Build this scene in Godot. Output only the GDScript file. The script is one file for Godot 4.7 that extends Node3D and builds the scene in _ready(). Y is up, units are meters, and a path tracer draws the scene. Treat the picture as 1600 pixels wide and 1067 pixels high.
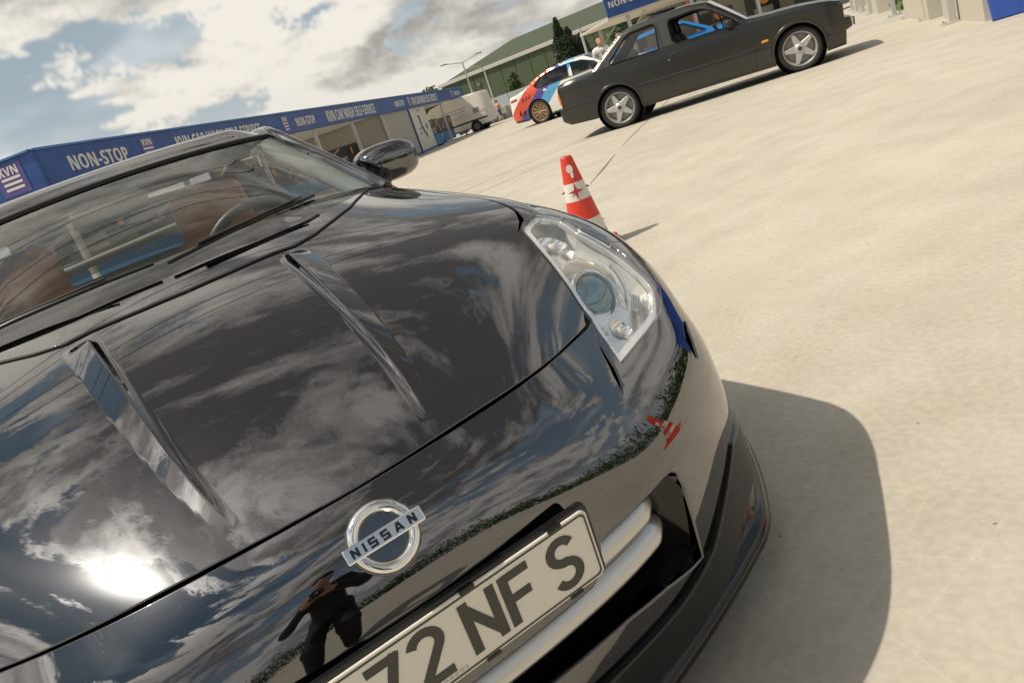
extends Node3D

# ---------------------------------------------------------------- geometry
class Geo:
	var v := PackedVector3Array()
	var n := PackedVector3Array()
	var t := PackedVector2Array()
	var ix := PackedInt32Array()
	func vert(p: Vector3, q: Vector3, uv := Vector2.ZERO) -> int:
		v.append(p); n.append(q); t.append(uv)
		return v.size() - 1
	func tri(a: int, b: int, c: int) -> void:
		var g := (v[b] - v[a]).cross(v[c] - v[a])
		if g.dot(n[a] + n[b] + n[c]) > 0.0:
			ix.append(a); ix.append(c); ix.append(b)
		else:
			ix.append(a); ix.append(b); ix.append(c)
	func quad(a: int, b: int, c: int, d: int) -> void:
		tri(a, b, c); tri(a, c, d)
	func face(ps: Array, out: Vector3, uvs := []) -> void:
		var nn: Vector3 = (ps[1] - ps[0]).cross(ps[2] - ps[0]).normalized()
		if nn.dot(out) < 0.0: nn = -nn
		var id := []
		for k in ps.size():
			id.append(vert(ps[k], nn, uvs[k] if uvs.size() > k else Vector2.ZERO))
		for k in range(1, ps.size() - 1):
			tri(id[0], id[k], id[k + 1])
	# box with chamfered edges, centred on the transform
	func box(size: Vector3, xf := Transform3D.IDENTITY, bev := 0.01) -> void:
		var h := size * 0.5
		var b: float = min(bev, min(h.x, min(h.y, h.z)) * 0.9)
		var ax := [Vector3.RIGHT, Vector3.UP, Vector3.BACK]
		for a in 3:
			for s in [-1.0, 1.0]:
				var o: Vector3 = ax[a] * s
				var p: Vector3 = ax[(a + 1) % 3]
				var q: Vector3 = ax[(a + 2) % 3]
				var hp: float = h[(a + 1) % 3] - b
				var hq: float = h[(a + 2) % 3] - b
				var c0: Vector3 = o * h[a]
				face([xf * (c0 + p * hp + q * hq), xf * (c0 - p * hp + q * hq), xf * (c0 - p * hp - q * hq), xf * (c0 + p * hp - q * hq)], xf.basis * o)
				for s2 in [-1.0, 1.0]:
					var e1: Vector3 = o * h[a] + p * s2 * hp
					var e2: Vector3 = o * (h[a] - b) + p * s2 * h[(a + 1) % 3]
					face([xf * (e1 + q * hq), xf * (e1 - q * hq), xf * (e2 - q * hq), xf * (e2 + q * hq)], xf.basis * (o + p * s2))
		for sx in [-1.0, 1.0]:
			for sy in [-1.0, 1.0]:
				for sz in [-1.0, 1.0]:
					var s := Vector3(sx, sy, sz)
					face([xf * (Vector3(h.x, h.y - b, h.z - b) * s), xf * (Vector3(h.x - b, h.y, h.z - b) * s), xf * (Vector3(h.x - b, h.y - b, h.z) * s)], xf.basis * s)
	# a tube through points; radius may be a number or an array
	func tube(ps: Array, rad, sides := 10, caps := true, squash := 1.0, upv := Vector3.UP) -> void:
		var rings := []
		for k in ps.size():
			var d: Vector3 = (ps[min(k + 1, ps.size() - 1)] - ps[max(k - 1, 0)]).normalized()
			var side := d.cross(upv)
			if side.length() < 0.05: side = d.cross(Vector3.RIGHT)
			side = side.normalized()
			var up := side.cross(d).normalized()
			var r: float = rad[k] if rad is Array else rad
			var ring := []
			for j in sides:
				var a := TAU * j / sides
				var o := side * cos(a) + up * sin(a) * squash
				var nn := (side * cos(a) * squash + up * sin(a)).normalized()
				ring.append(vert(ps[k] + o * r, nn))
			rings.append(ring)
		for k in ps.size() - 1:
			for j in sides:
				quad(rings[k][j], rings[k][(j + 1) % sides], rings[k + 1][(j + 1) % sides], rings[k + 1][j])
		if caps:
			for e in [0, ps.size() - 1]:
				var d2: Vector3 = ps[0] - ps[1] if e == 0 else ps[e] - ps[e - 1]
				var pl := []
				for j in sides: pl.append(v[rings[e][j]])
				face(pl, d2)
	# revolve (radius, height) pairs round the transform's y axis
	func lathe(prof: Array, sides := 24, xf := Transform3D.IDENTITY, smooth := true) -> void:
		for k in prof.size() - 1:
			var a: Vector2 = prof[k]
			var b: Vector2 = prof[k + 1]
			if a.distance_to(b) < 1e-6: continue
			var nf := Vector2(b.y - a.y, a.x - b.x).normalized()
			var na := nf
			var nb := nf
			if smooth:
				if k > 0:
					var p: Vector2 = prof[k - 1]
					var np := Vector2(a.y - p.y, p.x - a.x).normalized()
					if np.dot(nf) > 0.6: na = (np + nf).normalized()
				if k < prof.size() - 2:
					var q: Vector2 = prof[k + 2]
					var nq := Vector2(q.y - b.y, b.x - q.x).normalized()
					if nq.dot(nf) > 0.6: nb = (nq + nf).normalized()
			var pa := -1; var pb := -1
			for j in sides + 1:
				var g := TAU * j / sides
				var d := Vector3(cos(g), 0, sin(g))
				var ia := vert(xf * (d * a.x + Vector3.UP * a.y), (xf.basis * (d * na.x + Vector3.UP * na.y)).normalized())
				var ib := vert(xf * (d * b.x + Vector3.UP * b.y), (xf.basis * (d * nb.x + Vector3.UP * nb.y)).normalized())
				if j > 0:
					if a.x > 1e-6: tri(pa, ia, ib)
					if b.x > 1e-6: tri(pa, ib, pb)
				pa = ia; pb = ib
	# a flat outline given thickness along the transform's z axis (front face at +z)
	func slab(poly: PackedVector2Array, depth: float, xf := Transform3D.IDENTITY, bev := 0.0, uvr := Rect2()) -> void:
		var fr := poly
		if bev > 0.0:
			var o := Geometry2D.offset_polygon(poly, -bev)
			if o.size() == 1: fr = o[0]
			else: bev = 0.0
		var tris := Geometry2D.triangulate_polygon(fr)
		for z in [0.0, -depth]:
			if z < 0.0:
				tris = Geometry2D.triangulate_polygon(poly)
				fr = poly
			var id := []
			var nn: Vector3 = (xf.basis * (Vector3.BACK if z == 0.0 else Vector3.FORWARD)).normalized()
			for p in fr:
				var uv := Vector2.ZERO
				if uvr.size.x > 0.0: uv = Vector2((p.x - uvr.position.x) / uvr.size.x, 1.0 - (p.y - uvr.position.y) / uvr.size.y)
				id.append(vert(xf * Vector3(p.x, p.y, z), nn, uv))
			for k in range(0, tris.size(), 3): tri(id[tris[k]], id[tris[k + 1]], id[tris[k + 2]])
		var ccw := 1.0 if not Geometry2D.is_polygon_clockwise(poly) else -1.0
		for k in poly.size():
			var a := poly[k]
			var b := poly[(k + 1) % poly.size()]
			var e := (b - a).normalized()
			var o3 := xf.basis * (Vector3(e.y, -e.x, 0) * ccw)
			face([xf * Vector3(a.x, a.y, -bev), xf * Vector3(b.x, b.y, -bev), xf * Vector3(b.x, b.y, -depth), xf * Vector3(a.x, a.y, -depth)], o3)
			if bev > 0.0:
				var oo := Vector2(e.y, -e.x) * ccw * bev
				var a2 := a - oo; var b2 := b - oo
				face([xf * Vector3(a.x, a.y, -bev), xf * Vector3(b.x, b.y, -bev), xf * Vector3(b2.x, b2.y, 0), xf * Vector3(a2.x, a2.y, 0)], o3 + xf.basis * Vector3.BACK)
	# smooth grid over a surface function f(u, v)
	func grid(f: Callable, us: PackedFloat32Array, vs: PackedFloat32Array, sgn := 1.0, scale_uv := Vector2.ONE) -> void:
		var nu := us.size(); var nv := vs.size()
		var base := v.size()
		var ps := []
		for i in nu:
			var row := PackedVector3Array()
			for j in nv: row.append(f.call(us[i], vs[j]))
			ps.append(row)
		for i in nu:
			for j in nv:
				var du: Vector3 = ps[min(i + 1, nu - 1)][j] - ps[max(i - 1, 0)][j]
				var dv: Vector3 = ps[i][min(j + 1, nv - 1)] - ps[i][max(j - 1, 0)]
				vert(ps[i][j], (dv.cross(du) * sgn).normalized(), Vector2(us[i], vs[j]) * scale_uv)
		for i in nu - 1:
			for j in nv - 1:
				quad(base + i * nv + j, base + i * nv + j + 1, base + (i + 1) * nv + j + 1, base + (i + 1) * nv + j)
	func ball(c: Vector3, r: Vector3, seg := 16) -> void:
		grid(func(a, b): return c + Vector3(cos(a) * sin(b), cos(b), sin(a) * sin(b)) * r, Geo.span(0, TAU, seg), Geo.span(0.001, PI - 0.001, seg / 2), 1.0)
	# part of a surface inside an outline and outside the holes, with rounded, turned-in edges
	func panel(f: Callable, poly: PackedVector2Array, holes: Array, us: PackedFloat32Array, vs: PackedFloat32Array, sgn: float, flange := 0.012, rnd := 0.003, outer_rim := true) -> void:
		var nu := us.size(); var nv := vs.size()
		var h := 0.004
		var nrm := func(p: Vector2) -> Vector3:
			return ((f.call(p.x, p.y + h) - f.call(p.x, p.y - h)).cross(f.call(p.x + h, p.y) - f.call(p.x - h, p.y)) * sgn).normalized()
		var edge := {}
		for pl in [poly] + holes:
			for k in pl.size():
				var a: Vector2 = pl[k]
				var b: Vector2 = pl[(k + 1) % pl.size()]
				var last := Vector2i(-9, -9)
				var steps := int(a.distance_to(b) / 0.004) + 1
				for s in steps + 1:
					var p := a.lerp(b, float(s) / steps)
					var c := Vector2i(us.bsearch(p.x), vs.bsearch(p.y))
					if c == last: continue
					last = c
					edge[c] = true; edge[c + Vector2i(1, 0)] = true; edge[c + Vector2i(0, 1)] = true; edge[c + Vector2i(1, 1)] = true
		var cache := {}
		var put := func(p: Vector2) -> int:
			if cache.has(p): return cache[p]
			var id := vert(f.call(p.x, p.y), nrm.call(p), p)
			cache[p] = id
			return id
		for i in nu - 1:
			for j in nv - 1:
				var a := Vector2(us[i], vs[j]); var b := Vector2(us[i + 1], vs[j]); var c := Vector2(us[i + 1], vs[j + 1]); var d := Vector2(us[i], vs[j + 1])
				if not edge.has(Vector2i(i + 1, j + 1)):
					var m := (a + c) * 0.5
					if not Geometry2D.is_point_in_polygon(m, poly): continue
					var inside := false
					for hl in holes:
						if Geometry2D.is_point_in_polygon(m, hl): inside = true
					if inside: continue
					quad(put.call(a), put.call(b), put.call(c), put.call(d))
				else:
					var parts: Array = Geometry2D.intersect_polygons(PackedVector2Array([a, b, c, d]), poly)
					for hl in holes:
						var nx := []
						for p in parts: nx.append_array(Geometry2D.clip_polygons(p, hl))
						parts = nx
					for p in parts:
						var tr := Geometry2D.triangulate_polygon(p)
						for k in range(0, tr.size(), 3): tri(put.call(p[tr[k]]), put.call(p[tr[k + 1]]), put.call(p[tr[k + 2]]))
		if flange > 0.0:
			var first := true
			for pl in [poly] + holes:
				if outer_rim or not first: rim(f, nrm, pl, flange, rnd, first)
				first = false
	func rim(f: Callable, nrm: Callable, pl: PackedVector2Array, flange: float, rnd: float, outer: bool) -> void:
		var dense := PackedVector2Array()
		for k in pl.size():
			var a := pl[k]; var b := pl[(k + 1) % pl.size()]
			var st := int(ceil(a.distance_to(b) / 0.06))
			for s in max(st, 1): dense.append(a.lerp(b, float(s) / max(st, 1)))
		var m := dense.size()
		var P := []; var N := []
		for k in m:
			P.append(f.call(dense[k].x, dense[k].y)); N.append(nrm.call(dense[k]))
		# which way is out of the sheet
		var area := 0.0
		for k in m: area += dense[k].cross(dense[(k + 1) % m])
		var r := []
		for k in m:
			var tg: Vector3 = (P[(k + 1) % m] - P[(k + m - 1) % m]).normalized()
			var o: Vector3 = tg.cross(N[k]).normalized()
			var d2 := dense[(k + 1) % m] - dense[(k + m - 1) % m]
			var o2 := Vector2(d2.y, -d2.x).normalized() * (1.0 if area > 0.0 else -1.0)
			if not outer: o2 = -o2
			var probe: Vector3 = f.call(dense[k].x + o2.x * 0.01, dense[k].y + o2.y * 0.01) - P[k]
			if o.dot(probe) < 0.0: o = -o
			r.append([vert(P[k], N[k]), vert(P[k] - N[k] * rnd * 0.3 + o * rnd * 0.7, (N[k] + o).normalized()), vert(P[k] - N[k] * rnd + o * rnd, o), vert(P[k] - N[k] * flange + o * rnd, o)])
		for k in m:
			var a: Array = r[k]; var b: Array = r[(k + 1) % m]
			for q in 3: quad(a[q], b[q], b[q + 1], a[q + 1])
	static func span(a: float, b: float, k: int) -> PackedFloat32Array:
		var o := PackedFloat32Array()
		for i in k + 1: o.append(a + (b - a) * i / k)
		return o
	func mesh() -> ArrayMesh:
		var a := []
		a.resize(Mesh.ARRAY_MAX)
		a[Mesh.ARRAY_VERTEX] = v; a[Mesh.ARRAY_NORMAL] = n; a[Mesh.ARRAY_TEX_UV] = t; a[Mesh.ARRAY_INDEX] = ix
		var m := ArrayMesh.new()
		m.add_surface_from_arrays(Mesh.PRIMITIVE_TRIANGLES, a)
		return m

# a smooth surface through a net of points (natural cubic B-spline)
class Net:
	var c := []
	var nu := 0
	var nv := 0
	static func solve(d: Array) -> Array:
		var n := d.size()
		var o := d.duplicate()
		var cp := []; var dp := []
		cp.append(0.0); dp.append(d[0])
		for i in range(1, n - 1):
			var m: float = 4.0 / 6.0 - cp[i - 1] / 6.0
			cp.append((1.0 / 6.0) / m)
			dp.append((d[i] - dp[i - 1] / 6.0) / m)
		for i in range(n - 2, 0, -1):
			o[i] = dp[i] - o[i + 1] * cp[i]
		return [o[0] * 2.0 - o[1]] + o + [o[n - 1] * 2.0 - o[n - 2]]
	func _init(rows: Array) -> void:
		nu = rows.size(); nv = rows[0].size()
		var cols := []
		for r in rows: cols.append(solve(r))
		for j in nv + 2:
			var col := []
			for i in nu: col.append(cols[i][j])
			c.append(PackedVector3Array(solve(col)))
	func at(u: float, w: float) -> Vector3:
		var i: int = clampi(int(floor(u)), 0, nu - 2)
		var j: int = clampi(int(floor(w)), 0, nv - 2)
		var a := u - i; var b := w - j
		var a2 := a * a; var a3 := a2 * a; var b2 := b * b; var b3 := b2 * b
		var k0 := (1.0 - a) * (1.0 - a) * (1.0 - a); var k1 := 3.0 * a3 - 6.0 * a2 + 4.0; var k2 := -3.0 * a3 + 3.0 * a2 + 3.0 * a + 1.0
		var l := [(1.0 - b) * (1.0 - b) * (1.0 - b), 3.0 * b3 - 6.0 * b2 + 4.0, -3.0 * b3 + 3.0 * b2 + 3.0 * b + 1.0, b3]
		var r := Vector3.ZERO
		for q in 4:
			var col: PackedVector3Array = c[j + q]
			r += (col[i] * k0 + col[i + 1] * k1 + col[i + 2] * k2 + col[i + 3] * a3) * l[q]
		return r / 36.0

# ---------------------------------------------------------------- materials
var mats := {}
func lin(r: float, g: float, b: float) -> Color:
	return Color(r, g, b).linear_to_srgb()
func mat(key: String, col: Color, rough := 0.6, metal := 0.0, spec := 0.5) -> StandardMaterial3D:
	if mats.has(key): return mats[key]
	var m := StandardMaterial3D.new()
	m.albedo_color = col
	m.roughness = rough
	m.metallic = metal
	m.metallic_specular = spec
	m.cull_mode = BaseMaterial3D.CULL_DISABLED
	m.resource_name = key
	mats[key] = m
	return m
func glass(key: String, col: Color, alpha: float, rough := 0.0) -> StandardMaterial3D:
	if mats.has(key): return mats[key]
	var m := mat(key, Color(col.r, col.g, col.b, alpha), rough)
	m.transparency = BaseMaterial3D.TRANSPARENCY_ALPHA
	return m
func noise_tex(seed_: int, freq: float, lo: Color, hi: Color, octaves := 5, size := 512, normal := false, bump := 4.0) -> NoiseTexture2D:
	var f := FastNoiseLite.new()
	f.seed = seed_; f.frequency = freq; f.fractal_octaves = octaves; f.noise_type = FastNoiseLite.TYPE_SIMPLEX_SMOOTH
	var t := NoiseTexture2D.new()
	t.width = size; t.height = size; t.seamless = true; t.noise = f
	if normal:
		t.as_normal_map = true; t.bump_strength = bump
	else:
		var g := Gradient.new()
		g.set_color(0, lo); g.set_color(1, hi)
		t.color_ramp = g
	return t

# ---------------------------------------------------------------- naming
var used := {}
func numbered(called: String) -> String:
	if not used.has(called):
		used[called] = 0
		return called
	used[called] += 1
	return "%s_%03d" % [called, used[called]]
func thing(called: String, label: String, category: String, at := Transform3D.IDENTITY, group := "") -> Node3D:
	var o := Node3D.new()
	o.name = numbered(called)
	add_child(o)
	o.transform = at
	o.set_meta("label", label); o.set_meta("category", category)
	if group != "": o.set_meta("group", group)
	return o
func part(parent: Node, called: String, g, m: Material) -> MeshInstance3D:
	var o := MeshInstance3D.new()
	o.name = called
	o.mesh = g.mesh() if g is Geo else g
	o.material_override = m
	parent.add_child(o, true)
	return o
func solo(called: String, label: String, category: String, g, m: Material, at := Transform3D.IDENTITY, group := "") -> MeshInstance3D:
	var o := part(self, numbered(called), g, m)
	o.transform = at
	o.set_meta("label", label); o.set_meta("category", category)
	if group != "": o.set_meta("group", group)
	return o
func structure(called: String, g, m: Material, kind := "structure") -> MeshInstance3D:
	var o := part(self, numbered(called), g, m)
	o.set_meta("kind", kind)
	return o
func pv(a: Array) -> PackedVector2Array:
	var o := PackedVector2Array()
	for k in range(0, a.size(), 2): o.append(Vector2(a[k], a[k + 1]))
	return o
func mirror_v(p: PackedVector2Array) -> PackedVector2Array:
	var o := PackedVector2Array()
	for k in range(p.size() - 1, -1, -1): o.append(Vector2(p[k].x, -p[k].y))
	return o
func font(weight := 700) -> SystemFont:
	var f := SystemFont.new()
	f.font_names = PackedStringArray(["Droid Sans"])
	f.font_weight = weight
	return f
func text(parent: Node, called: String, s: String, height: float, depth: float, m: Material, xf: Transform3D, weight := 700, squeeze := 1.0) -> MeshInstance3D:
	var t := TextMesh.new()
	t.text = s; t.font = font(weight); t.font_size = 64; t.pixel_size = height / 46.0; t.depth = depth
	t.curve_step = 2.0
	var o := part(parent, called, t, m)
	o.transform = xf * Transform3D(Basis.from_scale(Vector3(squeeze, 1, 1)), Vector3.ZERO)
	return o
# letters drawn as strokes of one width
func stroke_geo(lines: Array, w: float, depth: float) -> Geo:
	var g := Geo.new()
	var all := []
	for l in lines:
		for p in Geometry2D.offset_polyline(pv(l), w * 0.5, Geometry2D.JOIN_MITER, Geometry2D.END_BUTT): all.append(p)
	var merged := []
	for p in all:
		var cur: PackedVector2Array = p
		var keep := []
		for q in merged:
			var u := Geometry2D.merge_polygons(q, cur)
			var outer := []
			for x in u:
				if not Geometry2D.is_polygon_clockwise(x): outer.append(x)
			if outer.size() == 1 and u.size() == 1: cur = outer[0]
			else: keep.append(q)
		keep.append(cur)
		merged = keep
	for p in merged: g.slab(p, depth)
	return g

# ---------------------------------------------------------------- the place
const EYE := Vector3(-0.1547, 1.031, 0.8465)
const YAW := 24.695
const PITCH := 16.181
const ROLL := 19.344
const FOCAL := 1227.4
const SUN := Vector3(-0.535, 0.82, -0.205)

func axes(yaw: float, pitch: float, roll: float) -> Basis:
	var y := deg_to_rad(yaw); var p := deg_to_rad(pitch); var r := deg_to_rad(roll)
	var f := Vector3(sin(y) * cos(p), -sin(p), -cos(y) * cos(p))
	var rt := Vector3(cos(y), 0, sin(y))
	var up := rt.cross(f)
	return Basis(rt * cos(r) - up * sin(r), rt * sin(r) + up * cos(r), -f)

# height of the concrete yard: a gentle cross fall by the near car, level further off, falling away to the wash
func gy(x: float, z: float) -> float:
	var pl := -0.00817 + (0.0325725 * (x - 0.0248) + 0.01603611 * (z - 0.015)) / 0.99934
	var w: float = smoothstep(4.5, 10.0, Vector2(x, z + 1.0).length())
	var d := 0.42 * x - 0.91 * z
	var far: float = 0.1185 - 0.01654 * clamp(d - 28.0, 0.0, 12.0) - 0.00875 * clamp(d - 40.0, 0.0, 48.0)
	return lerp(pl, far, w)
# directions through the photograph's pixels, and where they meet the yard or a level
func sight(px: float, py: float) -> Vector3:
	var b := axes(YAW, PITCH, ROLL)
	return (b.x * (px - 800.0) - b.y * (py - 533.5) - b.z * FOCAL).normalized()
func at_level(px: float, py: float, y: float) -> Vector3:
	var d := sight(px, py)
	return EYE + d * ((y - EYE.y) / d.y)
func at_ground(px: float, py: float) -> Vector3:
	var y := 0.0
	var q := Vector3.ZERO
	for k in 60:
		q = at_level(px, py, y)
		y = 0.5 * y + 0.5 * gy(q.x, q.z)
	return q
func at_range(px: float, py: float, metres: float) -> Vector3:
	return EYE + sight(px, py) * metres
func on_ground(x: float, z: float) -> Vector3:
	return Vector3(x, gy(x, z), z)
func stand(x: float, z: float, heading_deg: float) -> Transform3D:
	# local +x along the heading (from +x towards +z), y up
	var a := deg_to_rad(heading_deg)
	var f := Vector3(cos(a), 0, sin(a))
	return Transform3D(Basis(f, Vector3.UP, f.cross(Vector3.UP)), on_ground(x, z))

func sky_image(W: int) -> Image:
	var H := W / 2
	var img := Image.create(W, H, false, Image.FORMAT_RGBF)
	var a := FastNoiseLite.new()
	a.seed = 31; a.frequency = 0.62; a.fractal_octaves = 3; a.fractal_gain = 0.5; a.noise_type = FastNoiseLite.TYPE_SIMPLEX_SMOOTH
	var b := FastNoiseLite.new()
	b.seed = 4; b.frequency = 2.3; b.fractal_octaves = 6; b.fractal_gain = 0.56; b.noise_type = FastNoiseLite.TYPE_SIMPLEX_SMOOTH
	b.domain_warp_enabled = true; b.domain_warp_amplitude = 0.22; b.domain_warp_frequency = 1.6; b.domain_warp_fractal_octaves = 3
	var w := FastNoiseLite.new()
	w.seed = 21; w.frequency = 1.5; w.fractal_octaves = 4; w.noise_type = FastNoiseLite.TYPE_SIMPLEX_SMOOTH
	var off := Vector3(80.3, 18.7, 34.1)
	var sun := SUN.normalized()
	var blue_hi := Vector3(0.095, 0.15, 0.22)
	var blue_lo := Vector3(0.315, 0.365, 0.38)
	var white := Vector3(0.575, 0.545, 0.49)
	var grey_low := Vector3(0.215, 0.207, 0.195)
	var grey_high := Vector3(0.14, 0.131, 0.122)
	var low := Vector3(0.46, 0.44, 0.395)
	img.fill(Color(0.36, 0.33, 0.26))
	for y in H / 2 + 1:
		var el := (0.5 - (y + 0.5) / H) * PI
		var sy := sin(el); var cy := cos(el)
		for x in W:
			var az := (x + 0.5) / W * TAU
			var d := Vector3(sin(az) * cy, sy, -cos(az) * cy)
			var k: float = 1.0 / (max(sy, 0.0) + 0.30)
			var q := Vector3(d.x * k, sy * 3.4, d.z * k)
			var big := a.get_noise_3dv(q + off)
			var fine := b.get_noise_3dv(q)
			# billows: the finer noise adds rounded heads
			var den := big * 0.95 + fine * 0.78 + 0.20
			var up := b.get_noise_3dv(q + Vector3(sun.x * 0.10, 0.16, sun.z * 0.10)) * 0.78 + a.get_noise_3dv(q + off + Vector3(sun.x * 0.22, 0.30, sun.z * 0.22)) * 0.95 + 0.20
			var cov: float = smoothstep(0.0, 0.12, den)
			var thick: float = clamp(den * 1.5, 0.0, 1.0)
			var over: float = smoothstep(0.15, 0.85, sy)
			var lit: float = clamp(0.63 + (den - up) * 1.7 - thick * (0.24 + 0.52 * over), 0.0, 1.0)
			var sc := d.dot(sun)
			var base := blue_lo.lerp(blue_hi, pow(clamp(sy, 0.0, 1.0), 0.55))
			var wisp: float = smoothstep(0.0, 0.6, w.get_noise_3dv(q)) * 0.30
			base = base.lerp(Vector3(0.74, 0.73, 0.70), wisp)
			var cl := grey_low.lerp(grey_high, smoothstep(0.25, 0.65, sy)).lerp(white, lit)
			# clouds near the sun shine, thin ones most; raised to add soft fill light
			var halo: float = pow(max(sc, 0.0), 14.0)
			cl *= 1.0 + halo * 7.0 * (1.0 - thick * 0.55)
			base += Vector3(1.0, 0.93, 0.80) * pow(max(sc, 0.0), 60.0) * 0.6
			var core: float = pow(max(sc, 0.0), 500.0)
			var col := base.lerp(cl, cov)
			col += Vector3(1.0, 0.94, 0.82) * core * 10.0
			col = col.lerp(low, smoothstep(0.16, 0.0, sy) * 0.55)
			img.set_pixel(x, y, Color(col.x, col.y, col.z))
	return img

func concrete() -> StandardMaterial3D:
	var S := 1024
	var f := FastNoiseLite.new()
	f.seed = 3; f.frequency = 0.006; f.fractal_octaves = 6; f.fractal_gain = 0.55
	var cloud := f.get_seamless_image(S, S)
	f.seed = 8; f.frequency = 0.012; f.fractal_octaves = 4
	var st := f.get_seamless_image(S, S / 16)
	st.resize(S, S, Image.INTERPOLATE_CUBIC)
	f.seed = 15; f.frequency = 0.11; f.fractal_octaves = 3
	var grit := f.get_seamless_image(S, S)
	var img := Image.create(S, S, false, Image.FORMAT_RGB8)
	for y in S:
		for x in S:
			var c := cloud.get_pixel(x, y).r - 0.5
			var s := st.get_pixel(y, x).r - 0.5
			var g := grit.get_pixel(x, y).r - 0.5
			var k := 1.0 + c * 0.08 + s * 0.03 + g * 0.10
			if g > 0.36: k -= (g - 0.36) * 1.4
			img.set_pixel(x, y, Color(0.728 * k, 0.706 * k + c * 0.01, 0.660 * k + c * 0.02))
	var rng := RandomNumberGenerator.new()
	rng.seed = 77
	# fine pale scratches and dark specks left by tyres and trowels
	for q in 170:
		var p := Vector2(rng.randf() * S, rng.randf() * S)
		var a := rng.randf_range(-0.6, 0.6) + (PI * 0.5 if rng.randf() < 0.2 else 0.0)
		var L := rng.randf_range(20, 140)
		var bright := rng.randf_range(0.010, 0.034)
		for i in int(L):
			a += rng.randf_range(-0.02, 0.02)
			p += Vector2(cos(a), sin(a))
			var px := posmod(int(p.x), S); var py := posmod(int(p.y), S)
			var o := img.get_pixel(px, py)
			img.set_pixel(px, py, Color(o.r + bright, o.g + bright, o.b + bright))
	for q in 260:
		var px := rng.randi() % S; var py := rng.randi() % S
		var rr := 1 + rng.randi() % 2
		for i in rr:
			for j in rr:
				var o := img.get_pixel((px + i) % S, (py + j) % S)
				img.set_pixel((px + i) % S, (py + j) % S, o * 0.72)
	img.generate_mipmaps()
	var m := mat("concrete", Color(1, 1, 1), 0.82, 0.0, 0.35)
	m.albedo_texture = ImageTexture.create_from_image(img)
	m.uv1_scale = Vector3(0.28, 0.28, 1)
	m.detail_enabled = true
	m.detail_blend_mode = BaseMaterial3D.BLEND_MODE_MUL
	m.detail_uv_layer = BaseMaterial3D.DETAIL_UV_2
	m.detail_albedo = noise_tex(31, 0.009, Color(0.93, 0.93, 0.935), Color(1, 1, 1), 5, 512)
	m.uv2_scale = Vector3(0.061, 0.047, 1)
	m.normal_enabled = true
	m.normal_texture = noise_tex(5, 0.05, Color.BLACK, Color.WHITE, 5, 512, true, 1.2)
	m.normal_scale = 0.35
	return m

func _ready() -> void:
	# camera
	var cam := Camera3D.new()
	cam.name = "camera"
	add_child(cam)
	cam.transform = Transform3D(axes(YAW, PITCH, ROLL), EYE)
	cam.fov = rad_to_deg(2.0 * atan(533.5 / FOCAL))
	cam.near = 0.05
	cam.far = 1500.0
	# sky and exposure
	var env := Environment.new()
	env.background_mode = Environment.BG_SKY
	env.tonemap_mode = Environment.TONE_MAPPER_LINEAR
	env.tonemap_exposure = 1.56
	env.sdfgi_enabled = true; env.ssao_enabled = true; env.ssil_enabled = true
	var sm := PanoramaSkyMaterial.new()
	sm.panorama = ImageTexture.create_from_image(sky_image(2048))
	sm.energy_multiplier = 1.0
	var sky := Sky.new()
	sky.sky_material = sm
	env.sky = sky
	var we := WorldEnvironment.new()
	we.environment = env
	add_child(we)
	# sun
	var sun := DirectionalLight3D.new()
	sun.name = "sun"
	add_child(sun)
	sun.look_at_from_position(SUN * 50.0, Vector3.ZERO, Vector3.FORWARD)
	sun.light_energy = 0.84
	sun.light_color = Color(1.0, 0.95, 0.86)
	sun.light_angular_distance = 0.55
	sun.shadow_enabled = true
	print("sky ", Time.get_ticks_msec())
	build_ground()
	build_all()
	print("done ", Time.get_ticks_msec())

func build_ground() -> void:
	var g := Geo.new()
	var xs := PackedFloat32Array(); var zs := PackedFloat32Array()
	for k in range(-40, 41): xs.append(signf(k) * pow(absf(k) / 40.0, 2.6) * 600.0 + k * 0.28)
	for k in range(-40, 41): zs.append(signf(k) * pow(absf(k) / 40.0, 2.6) * 600.0 + k * 0.28)
	g.grid(func(u, w): return Vector3(u, gy(u, w), w), xs, zs, 1.0)
	# normals must look up
	for i in g.n.size():
		if g.n[i].y < 0.0: g.n[i] = -g.n[i]
	var ix := g.ix.duplicate()
	g.ix = PackedInt32Array()
	for k in range(0, ix.size(), 3): g.tri(ix[k], ix[k + 1], ix[k + 2])
	var o := structure("ground", ground_mesh(g), concrete())
	o.set_meta("kind", "structure")

func ground_mesh(g: Geo) -> ArrayMesh:
	var a := []
	a.resize(Mesh.ARRAY_MAX)
	a[Mesh.ARRAY_VERTEX] = g.v; a[Mesh.ARRAY_NORMAL] = g.n; a[Mesh.ARRAY_TEX_UV] = g.t; a[Mesh.ARRAY_TEX_UV2] = g.t; a[Mesh.ARRAY_INDEX] = g.ix
	var tg := PackedFloat32Array()
	for k in g.v.size(): tg.append_array([1.0, 0.0, 0.0, 1.0])
	a[Mesh.ARRAY_TANGENT] = tg
	var m := ArrayMesh.new()
	m.add_surface_from_arrays(Mesh.PRIMITIVE_TRIANGLES, a)
	return m

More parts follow.
